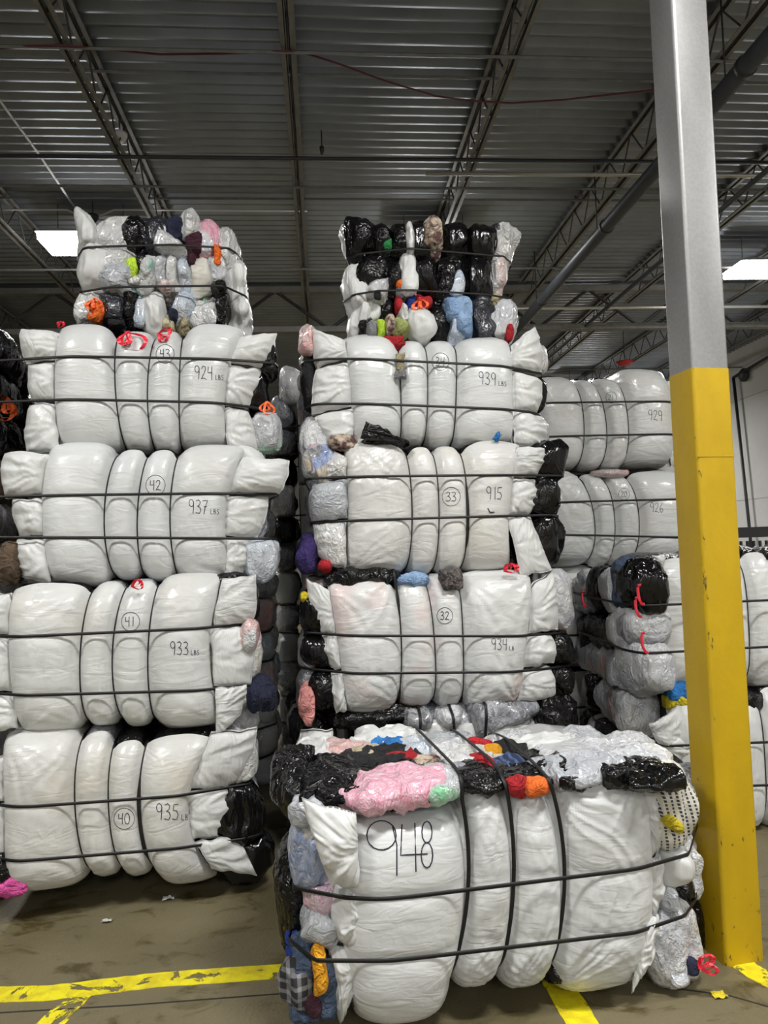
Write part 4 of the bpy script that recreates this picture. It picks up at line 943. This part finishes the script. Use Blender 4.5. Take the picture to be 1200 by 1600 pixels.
b = br(XB, YBk, None, 'dark clothing bale on the floor at the bottom of the back right stack', z=0); b.setup_m([-.62, -.25, -.05, .15, .55], zB/2); b.face(cover=[.80]*4); b.side(-1, -.66, PAL_D, 3); b.vstraps(); b.hstraps()

# ----------------------------------------------------- STACK BEHIND THE COLUMN
YT_ = -4.0
b1 = Bale(2.47, 4.15, 0, YT_, 'lower white wrapped bale standing on the floor behind the yellow column', 'bales behind the yellow column', D=1.0)
b1.setup_m([-.52, -.16, .02, .20, .60], .80, hs=(.36, .66)); b1.face(cover=[.84]*4, front_mat='white_film_upright')
b1.ear([(1012, 1131), (1066, 1103), (1082, 1184), (1028, 1160)], mat='white_film_upright', flap=True, y0=-.08, bulge=.03); b1.ear([(1030, 1150), (1085, 1150), (1085, 1186), (1040, 1184)], bulge=.05, y0=-.05)
b1.ear([(1050, 1187), (1088, 1186), (1088, 1236), (1054, 1238)], side=-1, mat='white_film_upright'); b1.ear([(1054, 1240), (1090, 1239), (1092, 1290), (1060, 1290)], side=-1, mat='white_film_upright')
b1.side(-1, -.60, PAL_D, 5, rx=.13, xin=-.02); b1.side(1, .7, PAL_D, 3); b1.vstraps(); b1.hstraps()
b2 = Bale(2.45, 4.20, .80, YT_, 'upper white wrapped bale behind the yellow column, showing an end of bags with red ties', 'bales behind the yellow column', D=.9)
b2.setup_m([-.52, -.16, .02, .20, .60], .80, hs=(.33, .66))
b2.face(cover=[.84]*4)
for q in ([(1030, 884), (1072, 879), (1072, 951), (1032, 953)], [(1034, 957), (1074, 955), (1074, 1008), (1030, 1010)], [(1034, 1014), (1076, 1012), (1078, 1068), (1050, 1068)]): b2.ear(q, side=-1, bulge=.05)
b2.ear([(1019, 867), (1045, 866), (1036, 890), (1022, 886)], mat='white_film', flap=True, y0=-.05)
xe = -.62
for px, py, w_, h_, mt in ((919, 925, 32, 66, 'clear_mixed'), (945, 920, 20, 76, 'black_film'), (965, 920, 28, 76, 'clear_white'), (984, 915, 22, 78, 'cloth_darkdenim'), (1008, 915, 44, 84, 'black_film_smooth'), (1034, 925, 20, 70, 'black_film'),
                           (922, 985, 24, 56, 'black_film'), (945, 985, 44, 56, 'black_film'), (975, 985, 34, 52, 'clear_white'), (1004, 985, 28, 56, 'clear_dark'), (1028, 984, 40, 54, 'clear_white'),
                           (925, 1045, 34, 60, 'clear_mixed'), (950, 1042, 28, 60, 'clear_coral'), (975, 1045, 44, 64, 'clear_white'), (1012, 1042, 50, 74, 'clear_white'), (1030, 1060, 40, 70, 'grey_film')):
    yy, zz = b2.locx(px, py, xe); ya = b2.locx(px-w_/2, py, xe)[0]; yb = b2.locx(px+w_/2, py, xe)[0]
    yy = min(max(yy, .03), .9); zz = min(max(zz, .08), .74); k = b2.ppm(px, py, yy)
    b2.lump((xe+.03, yy, zz), (.12, max(.07, abs(ya-yb)/2*1.1), h_/2*k), mt, NM(mt), e=2.8)
b2.side(1, .7, PAL_D, 3)
b2.vstraps(); b2.hstraps()
for px, py in ((1004, 915), (1000, 935), (1010, 990), (915, 925)):
    y_, z_ = b2.locx(px, py, xe-.13); q = MB(); k = .006
    pts = [(xe-.13-.02*math.sin(t*3), y_+.03*math.cos(t*2.2), z_-.09*t+.02*math.sin(t*6)) for t in np.linspace(0, 1, 10)]
    q.tube(pts, .008, 5).build('tie', G['red_tie'], b2.root)
b2.bag(1062, 1082, 36, 30, 'cloth_blue', 'clothes_bundle', y=-.02, ry=.08, amp=.3); b2.bag(1060, 1098, 34, 22, 'cloth_yellow', 'clothes_bundle', y=-.03, ry=.07, amp=.3)
b2.bag(1170, 1098, 70, 30, 'black_film', 'black_bag', y=.0, ry=.1)

# ----------------------------------------------------- STACKS BEHIND AND FAR LEFT (slivers in view)
zz = 0
for i in range(5):
    h = .68 if i < 4 else .62
    b = Bale(-1.14, 5.36, zz, 4, ['clothing bale on the floor behind the left stack', 'second clothing bale from the floor behind the left stack', 'third clothing bale from the floor behind the left stack', 'fourth clothing bale from the floor behind the left stack', 'pale sheeted bale behind the top bale of the left stack'][i], 'bales behind the left stack', res=.02, D=.9)
    b.setup_m([-.60, -.2, 0, .2, .58], h); b.face(cover=[.86]*4, body_mats=['white_film', 'black_film', 'black_film', 'white_film']); b.side(1, .74 if i < 4 else .62, PAL_L if i < 4 else ['white_film_upright', 'clear_white'], 3, xin=.07); b.vstraps(); b.hstraps(); zz += h
zz = 0
for i in range(4):
    b = Bale(.42, 6.3, zz, 2, ['dark clothing bale on the floor, deep in the gap between the stacks', 'second bale from the floor, deep in the gap between the stacks', 'third bale from the floor, deep in the gap between the stacks', 'pale bale topmost in the gap between the stacks'][i], 'bales deep in the gap', res=.02, D=.9)
    b.setup_m([-.62, -.2, 0, .2, .62], .76); b.face(cover=[.86]*4); b.side(-1, -.72, ['clear_white', 'white_film_gather', 'clear_dark', 'black_film'], 3, xin=-.03); b.vstraps(); b.hstraps(); zz += .76
b.lump((-.62, .1, .82), (.14, .15, .12), 'clear_white', 'clear_bag', spike=(-.03, .1))
zz = 0
for i in range(4):
    b = Bale(-2.70, 4.05, zz, 8, ['bale on the floor at the left edge, barely in the picture', 'second bale from the floor at the left edge', 'third bale from the floor at the left edge', 'topmost bale at the left edge, with black bags and orange ties'][i], 'bales at the left edge', res=.016, D=.9)
    b.setup_m([-.5, -.1, .08, .26, .56], .70); b.face(cover=[.85]*4); b.side(1, .66, ['black_film', 'clear_white', 'clear_dark', 'clear_white'], 4, xin=.06, y0=0); b.vstraps(); b.hstraps(); zz += .70
b.tie(10, 622, 1.6, mat='orange_tie', n=4, y=-.02)

# ----------------------------------------------------- FRONT BALE
b = Bale(.80, 2.72, 0, 5.0, 'clothing bale marked 948 alone on the floor in front of the stacks', 'compressed clothing bales', D=.86, res=.007, name='clothing_bale')
b.setup_px([[(545, 1274), (533, 1400), (550, 1560)], [(718, 1262), (727, 1370), (712, 1496)], [(784, 1229), (798, 1364), (783, 1514)], [(850, 1226), (875, 1370), (864, 1502)], [(1008, 1250), (1014, 1370), (1004, 1508)]],
           [(1256, 1583), (1215, 1537), (1216, 1537), (1192, 1538)], [((531, 1387), (1032, 1335)), ((534, 1479), (1026, 1430))])
b.face(cover=[.95, .93, .93, .90], bulges=[.11, .055, .06, .085], front_mat='white_film_smooth', rs=[.4, 1.2, 1.4, 2.2], body_mats=['white_film', 'clear_coral', 'clear_white', 'clear_white'])
BF = b
b.bag(484, 1300, 30, 40, 'clear_white', 'clear_bag', y=.08, ry=.1)
b.ear([(472, 1254), (556, 1268), (562, 1383), (517, 1386)], side=-1, bulge=.05, back=.02, y0=-.09, flap=True, amp=1.3)
b.ear([(526, 1389), (568, 1388), (562, 1478), (530, 1481)], side=-1, bulge=.03, y0=-.06, mat='white_film_upright'); b.ear([(514, 1484), (566, 1481), (548, 1560), (534, 1604)], side=-1, bulge=.04, mat='white_film_upright', back=.02)
b.ear([(1000, 1212), (1042, 1248), (1038, 1334), (1010, 1336)], bulge=.04, mat='white_film_upright'); b.ear([(1010, 1340), (1040, 1338), (1034, 1430), (1012, 1432)], bulge=.035, mat='white_film_upright'); b.ear([(1002, 1436), (1040, 1434), (1028, 1500), (986, 1550)], bulge=.03, mat='white_film_upright', y0=-.06, flap=True)
ht = b.cols[1][0]
# left end
for px, py, w_, h_, mt, kw in ((492, 1338, 66, 104, 'clear_blue', dict(y=.11, ry=.12)), (509, 1408, 58, 56, 'clear_rose', dict(y=.08, ry=.1)), (506, 1456, 62, 62, 'grey_film', dict(y=.08, ry=.1, tilt=-.5)), (462, 1420, 44, 170, 'black_film', dict(y=.28, ry=.16)), (456, 1395, 22, 60, 'white_film_upright', dict(y=.3, ry=.06)),
                               (462, 1484, 44, 44, 'cloth_royal', dict(y=.18, ry=.09, amp=.35)), (482, 1510, 44, 70, 'cloth_darkdenim', dict(y=.10, ry=.1, amp=.3)), (470, 1548, 48, 60, 'plaid_grey', dict(y=.08, ry=.1, amp=.3)), (502, 1524, 20, 66, 'cloth_amber', dict(y=-.03, ry=.045, amp=.25)), (494, 1572, 30, 50, 'cloth_maroon', dict(y=.03, ry=.07, amp=.3)), (514, 1556, 36, 84, 'cloth_darkdenim', dict(y=.03, ry=.08, amp=.25, fold=(1.4, 1, .2))),
                               (486, 1272, 50, 40, 'grey_film', dict(y=.08, ry=.12)), (462, 1240, 56, 90, 'black_film', dict(y=.30, ry=.18, amp=.25)), (480, 1590, 50, 30, 'cloth_darkdenim', dict(y=.06, ry=.08, amp=.3))):
    b.bag(px, py, w_, h_, mt, NM(mt), keep=px > 470, **kw)
# right end
for px, py, w_, h_, mt, kw in ((1054, 1268, 70, 124, 'knit_striped', dict(y=.08, ry=.14)), (1040, 1228, 60, 50, 'white_film_gather', dict(y=.10, ry=.14)), (1060, 1358, 54, 54, 'white_film_gather', dict(y=.08, ry=.1)), (1048, 1408, 34, 44, 'grey_film', dict(y=.08, ry=.1)), (1082, 1365, 34, 90, 'clear_white', dict(y=.24, ry=.1)), (1062, 1400, 40, 50, 'black_film', dict(y=.2, ry=.12)), (1084, 1456, 44, 90, 'black_film', dict(y=.34, ry=.14)),
                               (1058, 1488, 86, 120, 'clear_white', dict(y=.10, ry=.14, tilt=.2, fold=(1.2, 1, .3))), (1086, 1516, 20, 22, 'cloth_navy', dict(y=-.03, ry=.03)), (1062, 1534, 30, 20, 'clear_white', dict(y=.0, ry=.06, amp=.3)), (1056, 1290, 34, 16, 'cloth_yellow', dict(y=-.055, ry=.03, tilt=-.6))):
    b.bag(px, py, w_, h_, mt, NM(mt), keep=px < 1080, **kw)
b.tie(1092, 1512, 1.0, n=4, drop=-.3, y=-.06)
b.side(-1, -.66, PAL_D, 3, rx=.12, xin=-.06, y0=.30, z1=.72); b.side(1, .78, PAL_D, 3, rx=.12, xin=.06, y0=.30, z1=.72)
# top, from front to back
b.bag(628, 1246, 165, 46, 'clear_pink', 'clear_bag', y=.02, ry=.13, amp=.08, tilt=.06); b.bag(690, 1240, 66, 40, 'clear_green', 'clear_bag', y=.03, ry=.13, tilt=.1)
b.bag(925, 1214, 150, 40, 'grey_film', 'grey_bag', y=.05, ry=.12, amp=.2)
for px, py, w_, h_, mt, rz in ((520, 1205, 110, 46, 'black_film', .07), (625, 1214, 130, 36, 'black_film', .06), (600, 1180, 120, 26, 'cloth_black', .06), (700, 1206, 70, 26, 'clear_dark', .05), (745, 1206, 80, 28, 'black_film', .05), (720, 1190, 60, 18, 'clear_white', .05), (752, 1188, 30, 12, 'cloth_red', .06), (796, 1190, 46, 18, 'plaid_navy', .05), (640, 1184, 80, 9, 'cloth_red', .065), (668, 1192, 40, 22, 'cloth_mottled', .06),
                               (806, 1205, 80, 20, 'black_film', .05), (806, 1217, 40, 7, 'cloth_red', .05), (838, 1218, 46, 8, 'cloth_orange', .045), (870, 1190, 100, 34, 'black_film', .06), (930, 1170, 110, 22, 'clear_white', .06), (910, 1166, 60, 10, 'cloth_royal', .05), (985, 1172, 110, 24, 'clear_white', .06), (1010, 1196, 90, 30, 'black_film_smooth', .06), (955, 1196, 60, 24, 'black_film', .06),
                               (500, 1168, 70, 30, 'white_film_gather', .06), (540, 1168, 70, 24, 'clear_coral', .06), (570, 1176, 50, 20, 'cloth_cream', .05), (610, 1160, 60, 16, 'cloth_blue', .06), (650, 1166, 70, 18, 'clear_paleblue', .06), (700, 1168, 80, 22, 'clear_white', .06), (750, 1160, 40, 6, 'cloth_red', .05), (768, 1172, 30, 6, 'cloth_amber', .05), (740, 1176, 50, 12, 'cloth_white', .06), (800, 1166, 50, 16, 'cloth_black', .05),
                               (850, 1160, 110, 22, 'white_film_gather', .06), (900, 1152, 100, 18, 'clear_white', .06), (970, 1156, 100, 16, 'clear_white', .06), (610, 1148, 100, 18, 'white_film_gather', .06), (700, 1152, 80, 14, 'grey_film', .05), (800, 1150, 80, 14, 'clear_white', .05), (890, 1182, 30, 8, 'cloth_pink', .05)):
    b.topbag(px, py, w_*1.12, h_*1.35, mt, ht-.01, NM(mt), rz=rz*.75, amp=.22, e=2.3)
b.lump((-.02, .3, .02), (.12, .12, .03), 'black_film', 'black_bag', keep=False); b.bag(880, 1524, 50, 26, 'black_film', 'black_bag', y=.06, ry=.08, keep=False)
b.vstraps(wid=.014); b.hstraps(wid=.014)
# 948 in thick marker
T = []
T.append([(x, y) for x, y in ell(596, 1305, 23, 23, 55, 420, 18)]); T.append([(613, 1290), (620, 1320), (620, 1368)])
T.append([(628, 1288), (626, 1336), (668, 1334)]); T.append([(648, 1286), (650, 1362)])
T.append(ell(667, 1300, 8, 17, 60, 420, 12)); T.append(ell(667, 1336, 9, 20, 90, 450, 12))
b.strokes(T, .0024, 'handwritten_number')

# ----------------------------------------------------- RIGHT SIDE: wall pipe, bell, machine behind the bales
t = thing('sprinkler_riser', (XR-.12, 0, 0), 0, 'black vertical pipe on the white side wall right of the column', 'pipe')
yr_ = 10*F_PX/(1153-504)
def wall_pt(px, py):
    d = ray(px, py); k = (XR-.12)/d.x; return CAM+d*k
A, Bq = wall_pt(1146, 590), wall_pt(1172, 835)
t.location = (XR-.12, Bq.y, 0)
MB().tube([(0, A.y-Bq.y, A.z), (0, 0, Bq.z), (0, 0, 0)], .035, 10).build('pipe_run', G['pipe_black'], t, True)
MB().tube([(0, A.y-Bq.y, A.z), (-.02, -2.5, A.z+.25), (-.02, -7.5, A.z+1.2)], .035, 10).build('branch_pipe', G['pipe_black'], t, True)
p = wall_pt(1160, 586)
g = thing('alarm_gong', (XR-.05, p.y, p.z), 0, 'round dark alarm gong on the side wall right of the column', 'alarm')
MB().tube([(0, 0, 0), (-.06, 0, 0), (-.12, 0, 0)], [.16, .16, .10], 18).build('gong', G['pipe_black'], g, True)
p = at_y(1174, 845, 6.2)
f = thing('forklift_mast', (p.x, 6.2, 0), R(3), 'black lift truck mast standing behind the bales at the right edge', 'forklift')
q = MB()
for x in (-.42, -.30, .30, .42): q.box((x-.03, -.05, 0), (x+.03, .05, p.z+.03))
q.build('rail', G['rubber_black'], f)
MB().box((-.5, -.07, p.z+.03), (.7, .07, p.z+.12)).build('crossbar', G['rubber_black'], f)
q = MB()
for z in (.4, .9, 1.4): q.box((-.42, -.04, z), (.42, .04, z+.07))
for i in range(6): q.tube([(-.2+.06*i, -.06, 0.1), (-.2+.06*i, -.06, p.z)], .014, 6)
q.build('hose_bundle', G['pipe_black'], f)
# litter on the floor
lit = 0
for (px, py, lb) in ((165, 1440, 'pale scrap on the bare floor left of the front bale'), (1165, 1428, 'pale scrap of film on the floor right of the column'), (1122, 1556, 'small yellow scrap on the floor near the column base'), (262, 1404, 'tiny pale chip on the floor before the left stack')):
    P0 = at_z(px, py, 0.004); sd = rnd.randint(0, 99); n_ = 8
    u, v = np.meshgrid(np.linspace(-1, 1, n_), np.linspace(-1, 1, n_), indexing='ij'); sz = .018 if lit else .014
    V = np.stack([P0.x+u*sz*1.5+.01*vn(u*2, v*2, 0, sd), P0.y+v*sz, .002+.012*vn(u*2, v*2, 3, sd)], -1)
    tag(mk('litter_scrap', V, gf(n_, n_), G['cloth_yellow' if 'yellow' in lb else 'white_film']), lb, 'litter'); lit += 1

# soft bales flatten where they carry or rest on one another and on the floor
bpy.context.view_layer.update()
for b in BALES:
    up = [q for q in BALES if q is not b and abs(q.o[0]-b.o[0]) < .25 and abs(q.o[1]-b.o[1]) < .3 and .3 < q.o[2]-b.o[2] < 1.1]
    zt_ = min(q.o[2] for q in up)-b.o[2]-.002 if up else 9
    for o in list(b.root.children)+[k for c in b.root.children for k in c.children]:
        if o.type != 'MESH': continue
        me = o.data; n = len(me.vertices); co = np.empty(n*3, np.float32); me.vertices.foreach_get('co', co); co = co.reshape(-1, 3)
        m_ = (co[:, 1] > .09) | (b.o[2] < .01)
        co[:, 2] = np.where(m_ & (co[:, 2] < .003), .003+.02*(1-np.exp(np.minimum(co[:, 2]-.003, 0)/.2))*0, co[:, 2])
        co[:, 2] = np.where((co[:, 1] > .09) & (co[:, 2] > zt_), zt_, co[:, 2])
        me.vertices.foreach_set('co', co.ravel()); me.update()
